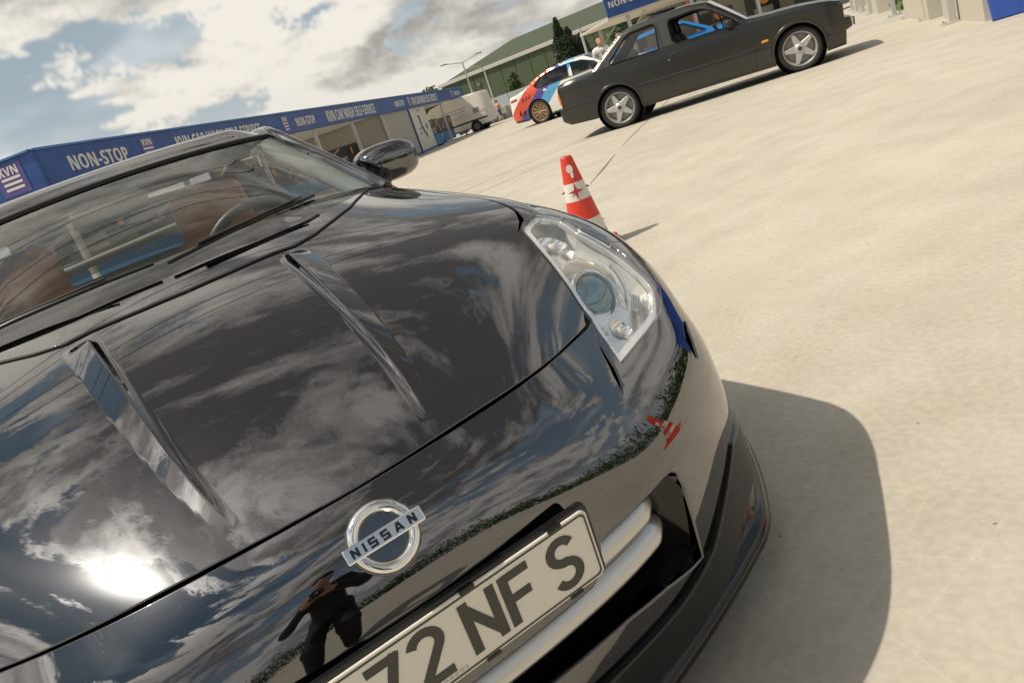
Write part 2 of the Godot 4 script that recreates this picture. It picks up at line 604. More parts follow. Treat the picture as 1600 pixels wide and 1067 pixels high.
# ---------------------------------------------------------------- the near sports car
const ZNET := [
	[0.000,0.148,-0.052, 0.156,0.148,-0.057, 0.312,0.149,-0.080, 0.448,0.150,-0.117, 0.575,0.152,-0.183, 0.690,0.154,-0.264, 0.798,0.156,-0.351, 0.869,0.158,-0.446, 0.909,0.160,-0.546],
	[0.000,0.298,-0.033, 0.155,0.299,-0.037, 0.310,0.295,-0.061, 0.446,0.293,-0.104, 0.577,0.290,-0.175, 0.697,0.283,-0.259, 0.804,0.280,-0.351, 0.874,0.278,-0.447, 0.914,0.276,-0.548],
	[0.000,0.439,-0.028, 0.154,0.437,-0.033, 0.308,0.431,-0.057, 0.443,0.425,-0.100, 0.574,0.414,-0.176, 0.692,0.402,-0.262, 0.799,0.390,-0.354, 0.872,0.383,-0.449, 0.914,0.376,-0.550],
	[0.000,0.526,-0.029, 0.153,0.521,-0.038, 0.307,0.508,-0.068, 0.441,0.492,-0.121, 0.566,0.478,-0.196, 0.681,0.466,-0.278, 0.791,0.455,-0.366, 0.867,0.444,-0.456, 0.913,0.432,-0.552],
	[0.000,0.600,-0.052, 0.153,0.595,-0.065, 0.306,0.579,-0.107, 0.440,0.559,-0.168, 0.559,0.540,-0.243, 0.674,0.522,-0.317, 0.779,0.507,-0.389, 0.860,0.490,-0.469, 0.912,0.471,-0.557],
	[0.000,0.657,-0.107, 0.144,0.653,-0.125, 0.288,0.641,-0.172, 0.420,0.628,-0.243, 0.543,0.614,-0.324, 0.669,0.594,-0.383, 0.781,0.571,-0.439, 0.865,0.545,-0.506, 0.916,0.513,-0.581],
	[0.000,0.725,-0.243, 0.161,0.722,-0.255, 0.306,0.712,-0.291, 0.442,0.697,-0.347, 0.576,0.675,-0.417, 0.691,0.665,-0.473, 0.801,0.641,-0.523, 0.883,0.603,-0.579, 0.927,0.554,-0.638],
	[0.000,0.800,-0.435, 0.179,0.798,-0.443, 0.323,0.789,-0.466, 0.467,0.771,-0.503, 0.631,0.744,-0.553, 0.722,0.734,-0.595, 0.818,0.708,-0.635, 0.893,0.660,-0.679, 0.931,0.590,-0.721],
	[0.000,0.869,-0.670, 0.194,0.866,-0.673, 0.339,0.857,-0.685, 0.502,0.837,-0.704, 0.692,0.807,-0.727, 0.756,0.789,-0.753, 0.830,0.753,-0.780, 0.893,0.691,-0.807, 0.927,0.606,-0.832],
	[0.000,0.923,-0.902, 0.209,0.920,-0.904, 0.363,0.909,-0.914, 0.526,0.886,-0.930, 0.700,0.851,-0.949, 0.770,0.825,-0.968, 0.838,0.780,-0.986, 0.892,0.707,-1.001, 0.922,0.610,-1.015],
	[0.000,0.967,-1.124, 0.227,0.963,-1.129, 0.379,0.950,-1.143, 0.536,0.924,-1.166, 0.702,0.886,-1.190, 0.770,0.855,-1.208, 0.836,0.800,-1.221, 0.888,0.716,-1.231, 0.914,0.610,-1.238],
	[0.000,1.014,-1.381, 0.246,1.009,-1.387, 0.395,0.994,-1.399, 0.545,0.967,-1.424, 0.698,0.924,-1.449, 0.762,0.883,-1.468, 0.831,0.816,-1.480, 0.881,0.724,-1.487, 0.907,0.610,-1.493],
]
var znet: Net
# fair sheet of the hood: height over (x, z)
const HOOD := [0.89081, -0.17919, -0.05931, -0.04258, -0.01959, -0.07589, 0.00758, -0.02411, -0.17729, -0.16041, -0.00398, -0.05244, -0.30624, -0.2973, -0.05412]
const HL_POLY := [7.423,3.802, 7.60,3.95, 7.70,4.20, 7.78,4.70, 7.70,5.25, 7.508,5.56, 6.998,5.609, 6.493,5.874, 6.115,6.059, 5.448,6.328, 5.20,6.37, 4.976,6.313, 4.70,6.03, 4.47,5.713, 4.335,5.077, 4.226,4.339, 4.16,3.651, 4.604,3.913, 5.135,4.119, 5.852,4.058, 6.666,3.947]

func zs(u: float, w: float) -> Vector3:
	return znet.at(u, w + 8.0)
func zn(u: float, w: float) -> Vector3:
	var h := 0.01
	return (zs(u, w + h) - zs(u, w - h)).cross(zs(u + h, w) - zs(u - h, w)).normalized()
# the hood carries two tapering raised blades, steep on the inner side
func zh(u: float, w: float) -> Vector3:
	var p := zs(u, w)
	var t := (p.z + 0.75) / 0.75
	var x2 := p.x * p.x / 0.49
	var y := 0.0
	var xp := 1.0
	for i in 3:
		y += xp * (HOOD[i * 5] + t * (HOOD[i * 5 + 1] + t * (HOOD[i * 5 + 2] + t * (HOOD[i * 5 + 3] + t * HOOD[i * 5 + 4]))))
		xp *= x2
	p.y = y
	var k: float = clamp((u - 5.28) / 4.6, 0.0, 1.0)
	if k <= 0.0: return p
	var hgt := 0.0165 * pow(clamp(k * 1.5, 0.0, 1.0), 0.9) * (1.0 - smoothstep(8.42, 8.72, u))
	var wide := 0.046 * pow(k, 0.7) + 0.012
	var s := (absf(w) - 1.0) * 0.155
	if s < -0.008 or s > wide: return p
	var f: float = smoothstep(-0.008, 0.001, s) if s < 0.001 else 1.0 - (s - 0.001) / (wide - 0.001)
	return p + Vector3(0, 1, 0) * hgt * f

func build_sports_car() -> void:
	var rows := []
	for r in ZNET:
		var row := []
		for j in range(8, 0, -1): row.append(Vector3(-r[j * 3], r[j * 3 + 1], r[j * 3 + 2]))
		for j in 9: row.append(Vector3(r[j * 3], r[j * 3 + 1], r[j * 3 + 2]))
		rows.append(row)
	znet = Net.new(rows)
	# the car stands on the cross fall of the yard
	var R := axes(24.695, 16.181, 19.344) * axes(24.695, 16.115, 21.509).inverse()
	var z := thing("sports_car", "glossy black sports car with raised hood blades and white number plate", "car", Transform3D(R, EYE - R * EYE))
	var paint := mat("black paint", lin(0.165, 0.165, 0.17), 0.022, 1.0)
	var plastic := mat("black plastic", lin(0.012, 0.012, 0.012), 0.35)
	var rubber := mat("rubber", lin(0.018, 0.018, 0.018), 0.75)
	var dark := mat("bay black plastic", lin(0.020, 0.020, 0.020), 0.8)
	var chrome := mat("chrome", lin(0.80, 0.80, 0.79), 0.05, 1.0)
	var silver := mat("satin silver", lin(0.58, 0.575, 0.56), 0.30, 0.85)
	var hl := pv(HL_POLY)
	var hlm := mirror_v(hl)
	# ---- hood
	var us := Geo.span(5.03, 11.0, 110)
	var vs := PackedFloat32Array()
	for side in [0]:
		var half := PackedFloat32Array()
		var x := 0.0
		while x < 4.15:
			half.append(x)
			x += 0.009 if x > 0.92 and x < 1.04 else (0.022 if x > 1.0 and x < 1.5 else 0.08)
		for k in range(half.size() - 1, 0, -1): vs.append(-half[k])
		vs.append_array(half)
	var hr := [8.724,0.0, 8.757,0.42, 8.832,0.92, 8.82,1.19, 8.97,1.55, 9.29,2.02, 9.69,2.54, 10.2,3.0, 10.72,3.42, 10.95,3.93]
	var half_hood := [5.035,0.0, 5.035,2.0, 5.035,3.6, 5.06,3.88, 5.3,4.03, 5.85,3.99, 6.66,3.875, 7.40,3.73, 7.62,3.86, 7.9,3.95, 9.0,3.97, 10.5,3.96]
	var right := pv(half_hood)
	for k in range(hr.size() - 2, -2, -2): right.append(Vector2(hr[k], hr[k + 1]))
	var hood_poly := PackedVector2Array()
	for p in right: hood_poly.append(p)
	for k in range(right.size() - 2, 0, -1): hood_poly.append(Vector2(right[k].x, -right[k].y))
	var g := Geo.new()
	g.panel(zh, hood_poly, [], us, vs, 1.0, 0.02, 0.002)
	part(z, "hood", g, paint)
	# ---- cowl panel behind the hood, up under the windscreen
	var cw := PackedVector2Array()
	for k in range(0, hr.size(), 2): cw.append(Vector2(hr[k] + 0.058, hr[k + 1]))
	var rear := [11.0,3.95, 10.95,3.3, 10.6,2.6, 10.35,1.9, 10.2,0.9, 10.15,0.0]
	for k in range(0, rear.size(), 2): cw.append(Vector2(rear[k], rear[k + 1]))
	var cm := cw.duplicate()
	for k in range(cw.size() - 2, 0, -1): cm.append(Vector2(cw[k].x, -cw[k].y))
	g = Geo.new()
	g.panel(func(a, b): return zh(a, b) + Vector3(0, 0.0035, 0), cm, [], Geo.span(8.6, 11.0, 60), vs, 1.0, 0.02, 0.0015)
	part(z, "cowl_panel", g, paint)
	# ---- black strip added to darken the gap between hood and cowl
	g = Geo.new()
	var strip := []
	for k in range(hr.size() - 2, -2, -2): strip.append(Vector2(hr[k] + 0.028, -hr[k + 1]))
	for k in range(2, hr.size(), 2): strip.append(Vector2(hr[k] + 0.028, hr[k + 1]))
	var sp := []
	for k in strip.size() - 1:
		for i in 6:
			var q: Vector2 = (strip[k] as Vector2).lerp(strip[k + 1], i / 6.0)
			sp.append(zh(q.x, q.y) + Vector3(0, 0.0012, 0))
	g.tube(sp, 0.0026, 6)
	part(z, "hood_gap_dark_strip", g, rubber)
	# ---- bumper
	var slot := pv([3.892,6.162, 3.767,6.328, 3.50,6.03, 3.096,5.75, 2.738,5.53, 2.75,5.387, 3.104,5.465, 3.475,5.607, 3.78,5.954])
	var shaded_gap_cut := pv([4.90,3.95, 4.62,3.78, 4.20,3.51, 3.90,3.28, 3.71,3.07, 4.13,3.29, 4.585,3.65])  # panel gap, cut wide to stand for its shaded side as well
	var op := [1.50,0.0, 1.50,1.50, 1.60,1.66, 1.88,1.74, 1.91,1.85, 1.905,2.97, 1.86,3.14, 1.76,3.24, 1.506,3.283, 1.066,3.263, 0.52,3.23, 0.58,2.96, 0.74,2.38, 0.84,1.74, 0.88,0.9, 0.89,0.0]
	var opr := pv(op)
	var open_poly := opr.duplicate()
	for k in range(opr.size() - 2, 0, -1): open_poly.append(Vector2(opr[k].x, -opr[k].y))
	var bh := [0.0,0.0, 0.0,8.0, 6.40,8.0, 6.40,4.6, 5.6,4.22, 5.02,4.12, 4.955,3.85, 4.955,0.0]
	var br := pv(bh)
	var bump := br.duplicate()
	for k in range(br.size() - 2, 0, -1): bump.append(Vector2(br[k].x, -br[k].y))
	if Geometry2D.is_polygon_clockwise(bump): bump.reverse()
	for h in [hl, hlm]:
		for q in Geometry2D.clip_polygons(bump, h):
			if q.size() > 20 and not Geometry2D.is_polygon_clockwise(q): bump = q
	g = Geo.new()
	g.panel(zs, bump, [open_poly, slot, mirror_v(slot), shaded_gap_cut, mirror_v(shaded_gap_cut)], Geo.span(0, 6.6, 66), Geo.span(-8, 8, 128), 1.0, 0.03, 0.004)
	var bumper := part(z, "bumper", g, paint)
	# ---- fenders
	for side in [1.0, -1.0]:
		var fp := PackedVector2Array([Vector2(6.44, 8.0 * side), Vector2(6.44, 4.2 * side), Vector2(7.4, 3.98 * side), Vector2(7.86, 4.03 * side), Vector2(9.0, 4.03 * side), Vector2(11.0, 4.02 * side)])
		var u := 11.0
		while u > 6.52:
			var w := 8.0
			while w > 5.0 and Vector2(zs(u, w).z + 0.88, zs(u, w).y - 0.31).length() < 0.345: w -= 0.03
			fp.append(Vector2(u, w * side))
			u -= 0.08
		g = Geo.new()
		var vv := Geo.span(3.9, 8.0, 44) if side > 0 else Geo.span(-8.0, -3.9, 44)
		if Geometry2D.is_polygon_clockwise(fp): fp.reverse()
		for q in Geometry2D.clip_polygons(fp, hl if side > 0 else hlm):
			if q.size() > 20 and not Geometry2D.is_polygon_clockwise(q): fp = q
		g.panel(zs, fp, [], Geo.span(6.4, 11.0, 52), vv, 1.0, 0.02, 0.003)
		part(z, "front_fender", g, paint)
		build_headlight(z, hl if side > 0 else hlm, side)
	# ---- dark bay under the panels
	g = Geo.new()
	var inner := func(a, b): return zs(a, b) - zn(a, b) * 0.045
	g.panel(inner, pv([2.2,-7.0, 2.2,7.0, 10.6,7.0, 10.6,-7.0]), [hl, hlm], Geo.span(2.2, 10.6, 40), Geo.span(-7, 7, 56), 1.0, 0.0)
	part(z, "engine_bay_liner", g, dark)
	build_front_details(z, bumper, paint, plastic, chrome, silver, dark)
	build_z_body(z, paint, plastic, rubber, dark)
	build_z_cabin(z)

func build_headlight(z: Node3D, hl: PackedVector2Array, side: float) -> void:
	var n3 := Node3D.new()
	n3.name = "headlight"
	z.add_child(n3, true)
	var lens := glass("lamp glass", Color(0.95, 0.96, 0.97), 0.03, 0.0)
	var trim := mat("lamp trim", lin(0.80, 0.80, 0.79), 0.20, 0.75)
	var pale := mat("lamp reflector", lin(0.86, 0.86, 0.85), 0.14, 0.7)
	var facet := mat("lamp facets", lin(0.70, 0.71, 0.71), 0.25, 0.4)
	var chrome: StandardMaterial3D = mats["chrome"]
	var us := Geo.span(4.1, 7.9, 38)
	var vs := Geo.span(3.6, 6.4, 34) if side > 0 else Geo.span(-6.4, -3.6, 34)
	var g := Geo.new()
	var small := Geometry2D.offset_polygon(hl, -0.035)[0]
	g.panel(func(a, b): return zs(a, b) + zn(a, b) * 0.001, small, [], us, vs, 1.0, 0.008, 0.003)
	part(n3, "lens", g, lens)
	# black gasket in the gap
	g = Geo.new()
	g.panel(func(a, b): return zs(a, b) - zn(a, b) * 0.006, Geometry2D.offset_polygon(hl, 0.02)[0], [Geometry2D.offset_polygon(hl, -0.05)[0]], us, vs, 1.0, 0.0)
	part(n3, "gasket", g, mats["black plastic"])
	# bright band inside the lens edge
	g = Geo.new()
	g.panel(func(a, b): return zs(a, b) - zn(a, b) * 0.010, Geometry2D.offset_polygon(hl, -0.04)[0], [Geometry2D.offset_polygon(hl, -0.17)[0]], us, vs, 1.0, 0.012, 0.002)
	part(n3, "trim_band", g, pale)
	# stepped bowl
	var bowl := func(a, b):
		var st := 0.056
		return zs(a, b) - zn(a, b) * st
	g = Geo.new()
	g.panel(bowl, Geometry2D.offset_polygon(hl, -0.02)[0], [], Geo.span(4.1, 7.9, 90), Geo.span(3.6, 6.4, 70) if side > 0 else Geo.span(-6.4, -3.6, 70), 1.0, 0.0)
	part(n3, "reflector_bowl", g, trim)
	# side wall of the bowl
	g = Geo.new()
	var o := Geometry2D.offset_polygon(hl, -0.03)[0]
	var ring := []
	for p in o: ring.append([zs(p.x, p.y) - zn(p.x, p.y) * 0.008, zs(p.x, p.y) - zn(p.x, p.y) * 0.065])
	var mid: Vector3 = zs(5.9, 4.9 * side)
	for k in ring.size():
		var a: Array = ring[k]; var b: Array = ring[(k + 1) % ring.size()]
		g.face([a[0], b[0], b[1], a[1]], mid - a[0])
	part(n3, "bowl_wall", g, facet)
	# projector unit
	var c := zs(5.72, 4.88 * side)
	var ax := (zn(5.72, 4.88 * side) * 0.55 + Vector3(0.10 * side, 0.02, 0.85)).normalized()
	var bs := Basis(Quaternion(Vector3.UP, ax))
	var xf := Transform3D(bs, c - zn(5.72, 4.88 * side) * 0.048)
	g = Geo.new()
	g.lathe([Vector2(0.058, -0.03), Vector2(0.059, 0.004), Vector2(0.056, 0.012), Vector2(0.050, 0.014), Vector2(0.0465, 0.008), Vector2(0.046, -0.01)], 40, xf)
	part(n3, "projector_bezel", g, chrome)
	g = Geo.new()
	var pr := []
	for k in 9: pr.append(Vector2(0.046 * cos(k * PI / 16.0), 0.002 + 0.022 * sin(k * PI / 16.0)))
	g.lathe(pr, 40, xf)
	var pm := mat("projector glass", lin(0.10, 0.20, 0.24), 0.02, 0.75)
	pm.clearcoat_enabled = true
	part(n3, "projector_lens", g, pm)
	g = Geo.new()
	g.lathe([Vector2(0.086, -0.034), Vector2(0.088, -0.006), Vector2(0.085, 0.0), Vector2(0.080, -0.003), Vector2(0.072, -0.018), Vector2(0.061, -0.028)], 56, xf)
	part(n3, "projector_shroud", g, pale)
	# curved bright fin under the projector
	g = Geo.new()
	var arc := []
	for k in 25:
		var a := -0.6 + 2.6 * k / 24.0
		arc.append(xf * Vector3(0.096 * cos(a) * side, 0.002 - 0.004 * k / 24.0, 0.096 * sin(a)))
	g.tube(arc, 0.0045, 8)
	part(n3, "trim_ring", g, chrome)
	# stepped ridges moulded into the bowl round the projector
	for q in 4:
		g = Geo.new()
		var rd := 0.106 + 0.011 * q
		var ar := []
		for k in 21:
			var a := 0.15 + 1.25 * k / 20.0
			ar.append(xf * Vector3(rd * cos(a) * side, -0.002 - 0.004 * q, rd * sin(a)))
		g.tube(ar, 0.0028, 6)
		part(n3, "bowl_ridge", g, facet)
	# turn lamp at the top and small parking lamp at the tip
	for q in [[7.0, 4.55, 0.036], [4.72, 4.72, 0.027]]:
		var p := zs(q[0], q[1] * side) - zn(q[0], q[1] * side) * 0.045
		var bx := Transform3D(Basis(Quaternion(Vector3.UP, zn(q[0], q[1] * side))), p)
		g = Geo.new()
		g.lathe([Vector2(q[2], 0.02), Vector2(q[2] * 0.92, 0.016), Vector2(q[2] * 0.55, 0.004), Vector2(0.0, 0.0)], 28, bx)
		part(n3, "lamp_cup", g, chrome)
		g = Geo.new()
		g.ball(bx * Vector3(0, 0.012, 0), Vector3.ONE * q[2] * 0.34, 14)
		part(n3, "bulb", g, mat("bulb glass", lin(0.62, 0.58, 0.52), 0.05))
	# ribs of the inner shelf
	for k in 5:
		var u := 4.9 + k * 0.13
		var p := zs(u, 4.42 * side) - zn(u, 4.42 * side) * 0.036
		g = Geo.new()
		g.box(Vector3(0.030, 0.006, 0.010), Transform3D(Basis(Quaternion(Vector3.UP, zn(u, 4.42 * side))), p), 0.002)
		part(n3, "shelf_rib", g, facet)

func build_front_details(z: Node3D, bumper: Node3D, paint, plastic, chrome, silver, dark) -> void:
	var g := Geo.new()
	# cavity behind the grille opening
	g.grid(func(a, b): return zs(a, b) - zn(a, b) * 0.10 , Geo.span(0.3, 2.1, 12), Geo.span(-3.6, 3.6, 40), 1.0)
	part(z, "grille_cavity", g, dark)
	# surround sloping into the opening
	g = Geo.new()
	for s in [1.0, -1.0]:
		g.grid(func(a, b): return zs(a, 3.272 * s) - zn(a, 3.272 * s) * b - Vector3(0.75 * b * s, 0, 0), Geo.span(0.55, 1.78, 12), Geo.span(0.0, 0.085, 6), -s)
	g.grid(func(a, b): return zs(0.85 - absf(a) * 0.04, a) - zn(0.85, a) * b + Vector3(0, 0.10 * b, 0), Geo.span(-3.2, 3.2, 40), Geo.span(0.004, 0.09, 4), 1.0)
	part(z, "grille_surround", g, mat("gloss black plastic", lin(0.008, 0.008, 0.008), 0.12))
	# two silver cross bars, thick rounded blades
	for q in [[1.58, 2.98], [1.22, 3.04]]:
		g = Geo.new()
		var u0: float = q[0]; var vm: float = q[1]
		var sec := func(a, t):
			var end: float = clamp((vm - absf(a)) / 0.32, 0.0, 1.0)
			var hh := 0.0235 * sqrt(end) + 0.0008
			var c := zs(u0, a) - zn(u0, a) * (0.040 + 0.012 * (1.0 - sqrt(end)))
			var up := Vector3(0, 0.92, -0.38)
			var fw := zn(u0, a)
			return c + up * hh * sin(t) + fw * (0.016 * cos(t) if cos(t) > 0.0 else 0.006 * cos(t)) * (0.3 + 0.7 * sqrt(end)) 
		g.grid(sec, Geo.span(-vm, vm, 120), Geo.span(0, TAU, 20), 1.0)
		fix_normals(g, func(p): return zs(u0, clamp(p.x / 0.15, -3, 3)) - Vector3(0, 0, 0.06))
		part(z, "grille_bar", g, silver)
	# clips on the bar ends
	# ---- splitter lip
	var path := [Vector3(0, 0.10, -0.012), Vector3(0.15, 0.10, -0.022), Vector3(0.30, 0.10, -0.072), Vector3(0.42, 0.10, -0.108), Vector3(0.54, 0.102, -0.148), Vector3(0.62, 0.104, -0.178), Vector3(0.685, 0.106, -0.206), Vector3(0.745, 0.108, -0.252), Vector3(0.83, 0.115, -0.345), Vector3(0.892, 0.135, -0.43), Vector3(0.918, 0.165, -0.50), Vector3(0.925, 0.195, -0.57)]
	var full := []
	for k in range(path.size() - 1, 0, -1): full.append(path[k] * Vector3(-1, 1, 1))
	full.append_array(path)
	var crv := Curve3D.new()
	for k in full.size():
		var tg: Vector3 = (full[min(k + 1, full.size() - 1)] - full[max(k - 1, 0)]) * 0.5
		crv.add_point(full[k], -tg / 3.0, tg / 3.0)
	var L := crv.get_baked_length()
	g = Geo.new()
	var prof := [Vector2(-0.046, 0.135), Vector2(-0.040, 0.122), Vector2(-0.036, 0.10), Vector2(-0.034, 0.075), Vector2(-0.030, 0.052), Vector2(-0.020, 0.034), Vector2(-0.008, 0.022), Vector2(0.0, 0.006), Vector2(-0.001, -0.008), Vector2(-0.010, -0.016), Vector2(-0.05, -0.018), Vector2(-0.16, -0.016)]
	var spl := func(a, b):
		var p := crv.sample_baked(a * L, true)
		var q := crv.sample_baked(min(a * L + 0.01, L), true) - crv.sample_baked(max(a * L - 0.01, 0.0), true)
		var o := Vector3(q.x, 0, q.z).normalized().cross(Vector3.UP)
		if o.z < 0.0: o = -o
		var k := int(floor(b)); k = clampi(k, 0, prof.size() - 2)
		var c: Vector2 = (prof[k] as Vector2).lerp(prof[k + 1], b - k)
		var edge: float = clamp(absf(p.x) / 0.7, 0.0, 1.0)
		return p + o * c.x * (0.8 + 0.2 * edge) + Vector3.UP * c.y * (0.85 + 0.45 * smoothstep(0.75, 0.93, absf(p.x)))
	g.grid(spl, Geo.span(0, 1, 150), Geo.span(0, prof.size() - 1, 40), 1.0)
	fix_normals(g, func(p): return Vector3(p.x * 0.86, 0.125, p.z - 0.14))
	part(z, "front_lip", g, mats["gloss black plastic"])
	# ---- black strip laid over the lower bumper, above the lip
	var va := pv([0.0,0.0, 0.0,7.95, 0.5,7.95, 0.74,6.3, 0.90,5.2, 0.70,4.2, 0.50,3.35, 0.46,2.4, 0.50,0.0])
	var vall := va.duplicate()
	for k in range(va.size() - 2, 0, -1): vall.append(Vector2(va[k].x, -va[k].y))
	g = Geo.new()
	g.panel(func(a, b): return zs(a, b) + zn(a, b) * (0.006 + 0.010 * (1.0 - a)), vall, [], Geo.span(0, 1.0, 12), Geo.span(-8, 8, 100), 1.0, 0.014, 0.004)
	part(z, "lower_bumper_strip", g, mats["gloss black plastic"])
	# ---- emblem: chrome ring, bar and raised letters
	var e := Node3D.new()
	e.name = "emblem"
	z.add_child(e, true)
	var pe := zs(4.06, 0.0)
	var ne := zn(4.06, 0.0)
	var ex := Vector3.RIGHT
	var ey := ne.cross(ex).normalized()
	var xf := Transform3D(Basis(ex, ey, ne), pe + ne * 0.004)
	g = Geo.new()
	var rp := []
	for k in 13:
		var a := PI * k / 12.0
		rp.append(Vector2(0.0375 + 0.0082 * cos(a), 0.0085 * sin(a)))
	g.lathe(rp, 64, xf * Transform3D(Basis(Vector3.RIGHT, Vector3.BACK, Vector3.DOWN), Vector3.ZERO))
	part(e, "ring", g, chrome)
	g = Geo.new()
	g.slab(pv([-0.0525,-0.0098, 0.0525,-0.0098, 0.054,-0.0083, 0.054,0.0083, 0.0525,0.0098, -0.0525,0.0098, -0.054,0.0083, -0.054,-0.0083]), 0.012, xf * Transform3D(Basis.IDENTITY, Vector3(0, 0, 0.0125)), 0.0018)
	part(e, "bar", g, mat("brushed chrome", lin(0.80, 0.80, 0.79), 0.12, 1.0))
	var ink := mat("emblem letters", lin(0.012, 0.012, 0.014), 0.3)
	var glyph := {"N": [[-0.5,-1,-0.5,1],[-0.5,0.95,0.5,-0.95],[0.5,-1,0.5,1]], "I": [[0,-1,0,1]], "S": [[0.6,0.8,-0.55,0.8],[-0.55,1.0,-0.55,-0.15],[-0.75,0.0,0.75,0.0],[0.55,0.15,0.55,-1.0],[0.6,-0.8,-0.7,-0.8]], "A": [[-0.62,-1,-0.08,1],[0.62,-1,0.08,1],[-0.4,-0.4,0.4,-0.4]]}
	var word := "NISSAN"
	var step := [-0.0405, -0.0280, -0.0160, 0.0010, 0.0195, 0.0385]
	for k in 6:
		var ls := []
		for l in glyph[word[k]]:
			var o := []
			for i in l.size(): o.append(l[i] * (0.0074 if i % 2 == 0 else 0.0058))
			ls.append(o)
		g = stroke_geo(ls, 0.0032, 0.0012)
		var lt := part(e, "letter", g, ink)
		lt.transform = xf * Transform3D(Basis.IDENTITY, Vector3(step[k], 0, 0.0136))
	g = Geo.new()
	var well := []
	for k in 40: well.append(Vector2(cos(TAU * k / 40), sin(TAU * k / 40)) * 0.047)
	g.slab(PackedVector2Array(well), 0.006, xf * Transform3D(Basis.IDENTITY, Vector3(0, 0, 0.0015)), 0.001)
	part(e, "backing", g, paint)
	# ---- number plate
	var pl := Node3D.new()
	pl.name = "license_plate"
	z.add_child(pl, true)
	var px := Transform3D(Basis(Vector3.RIGHT, deg_to_rad(5.5)), Vector3(-0.0035, 0.4475, -0.0165))
	var pw := 0.2525; var ph := 0.0555
	var rr := func(hw: float, hh: float, r: float) -> PackedVector2Array:
		var o := PackedVector2Array()
		for q in [[hw - r, hh - r, 0.0], [-hw + r, hh - r, 90.0], [-hw + r, -hh + r, 180.0], [hw - r, -hh + r, 270.0]]:
			for i in 7:
				var a := deg_to_rad(q[2] + i * 15.0)
				o.append(Vector2(q[0] + r * cos(a), q[1] + r * sin(a)))
		return o
	g = Geo.new()
	g.slab(rr.call(pw, ph, 0.010), 0.004, px, 0.001)
	var pwhite := mat("plate white", lin(0.70, 0.67, 0.60), 0.32)
	part(pl, "plate_sheet", g, pwhite)
	# embossed dark border
	g = Geo.new()
	var oo: PackedVector2Array = rr.call(pw - 0.004, ph - 0.004, 0.008)
	for k in oo.size():
		var a := oo[k]; var b := oo[(k + 1) % oo.size()]
		var ai := a * Vector2((pw - 0.0062) / (pw - 0.004), (ph - 0.0062) / (ph - 0.004)); var bi := b * Vector2((pw - 0.0062) / (pw - 0.004), (ph - 0.0062) / (ph - 0.004))
		g.slab(PackedVector2Array([a, b, bi, ai]), 0.0012, px * Transform3D(Basis.IDENTITY, Vector3(0, 0, 0.0010)))
	var pink := mat("plate ink", lin(0.045, 0.044, 0.036), 0.4)
	part(pl, "border", g, pink)
	g = Geo.new()
	g.slab(rr.call(pw + 0.006, ph + 0.005, 0.010), 0.010, px * Transform3D(Basis.IDENTITY, Vector3(0, 0.001, -0.0045)), 0.002)
	part(pl, "holder", g, mats["gloss black plastic"])
	for s in [-0.155, 0.06, 0.20]:
		g = Geo.new()
		g.box(Vector3(0.022, 0.006, 0.004), px * Transform3D(Basis.IDENTITY, Vector3(s, ph + 0.0005, 0.0005)), 0.001)
		part(pl, "clip", g, mats["gloss black plastic"])
		g = Geo.new()
		g.box(Vector3(0.022, 0.006, 0.004), px * Transform3D(Basis.IDENTITY, Vector3(s, -ph - 0.0005, 0.0005)), 0.001)
		part(pl, "clip", g, mats["gloss black plastic"])
	var H := 0.0385
	var two := []
	var sarc := []
	for k in 13:
		var a := deg_to_rad(165.0 - 195.0 * k / 12.0)
		two.append_array([0.0165 * cos(a), H - 0.0185 + 0.0165 * sin(a)])
	two.append_array([-0.0165, -H + 0.0055, 0.0195, -H + 0.0055])
	for k in 15:
		var a := deg_to_rad(25.0 + 245.0 * k / 14.0)
		sarc.append_array([0.0155 * cos(a), H * 0.5 - 0.003 + 0.0165 * sin(a)])
	for k in 15:
		var a := deg_to_rad(90.0 - 245.0 * k / 14.0)
		sarc.append_array([0.0165 * cos(a), -H * 0.5 + 0.0005 + 0.0175 * sin(a)])
	var chars := [["1", [[0.006, H, 0.006, -H], [-0.012, H - 0.018, 0.004, H - 0.004]]], ["7", [[-0.019, H - 0.0055, 0.019, H - 0.0055], [0.0165, H, -0.010, -H]]], ["2", [two]], ["N", [[-0.0175, -H, -0.0175, H], [-0.0175, H - 0.008, 0.0175, -H + 0.008], [0.0175, -H, 0.0175, H]]], ["F", [[-0.015, -H, -0.015, H], [-0.015, H - 0.0055, 0.019, H - 0.0055], [-0.015, 0.0, 0.015, 0.0]]], ["S", [sarc]]]
	var xs := [-0.130, -0.072, -0.014, 0.066, 0.124, 0.1985]
	for k in 6:
		g = stroke_geo(chars[k][1], 0.0118, 0.0012)
		var lt := part(pl, "character", g, pink)
		lt.transform = px * Transform3D(Basis.from_scale(Vector3(1.17, 1.03, 1)), Vector3(xs[k], 0.001, 0.0011))
	# strip of fine bars printed along the lower edge
	g = Geo.new()
	for k in 34:
		if (k * 7) % 5 != 0: g.slab(pv([-0.03 + k * 0.0016,-0.047, -0.0291 + k * 0.0016,-0.047, -0.0291 + k * 0.0016,-0.0405, -0.03 + k * 0.0016,-0.0405]), 0.0004, px * Transform3D(Basis.IDENTITY, Vector3(0, 0, 0.0003)))
	part(pl, "security_strip", g, mat("strip grey", lin(0.42, 0.41, 0.37), 0.4))
	# intake liner behind the side slots and shaded gap cuts
	# ---- lower grille mesh behind the bars
	g = Geo.new()
	for k in 26:
		var v := -3.1 + 6.2 * k / 25.0
		g.tube([zs(1.78, v) - zn(1.5, v) * 0.08, zs(0.8, v) - zn(0.8, v) * 0.08], 0.0018, 5)
	part(z, "grille_mesh", g, plastic)

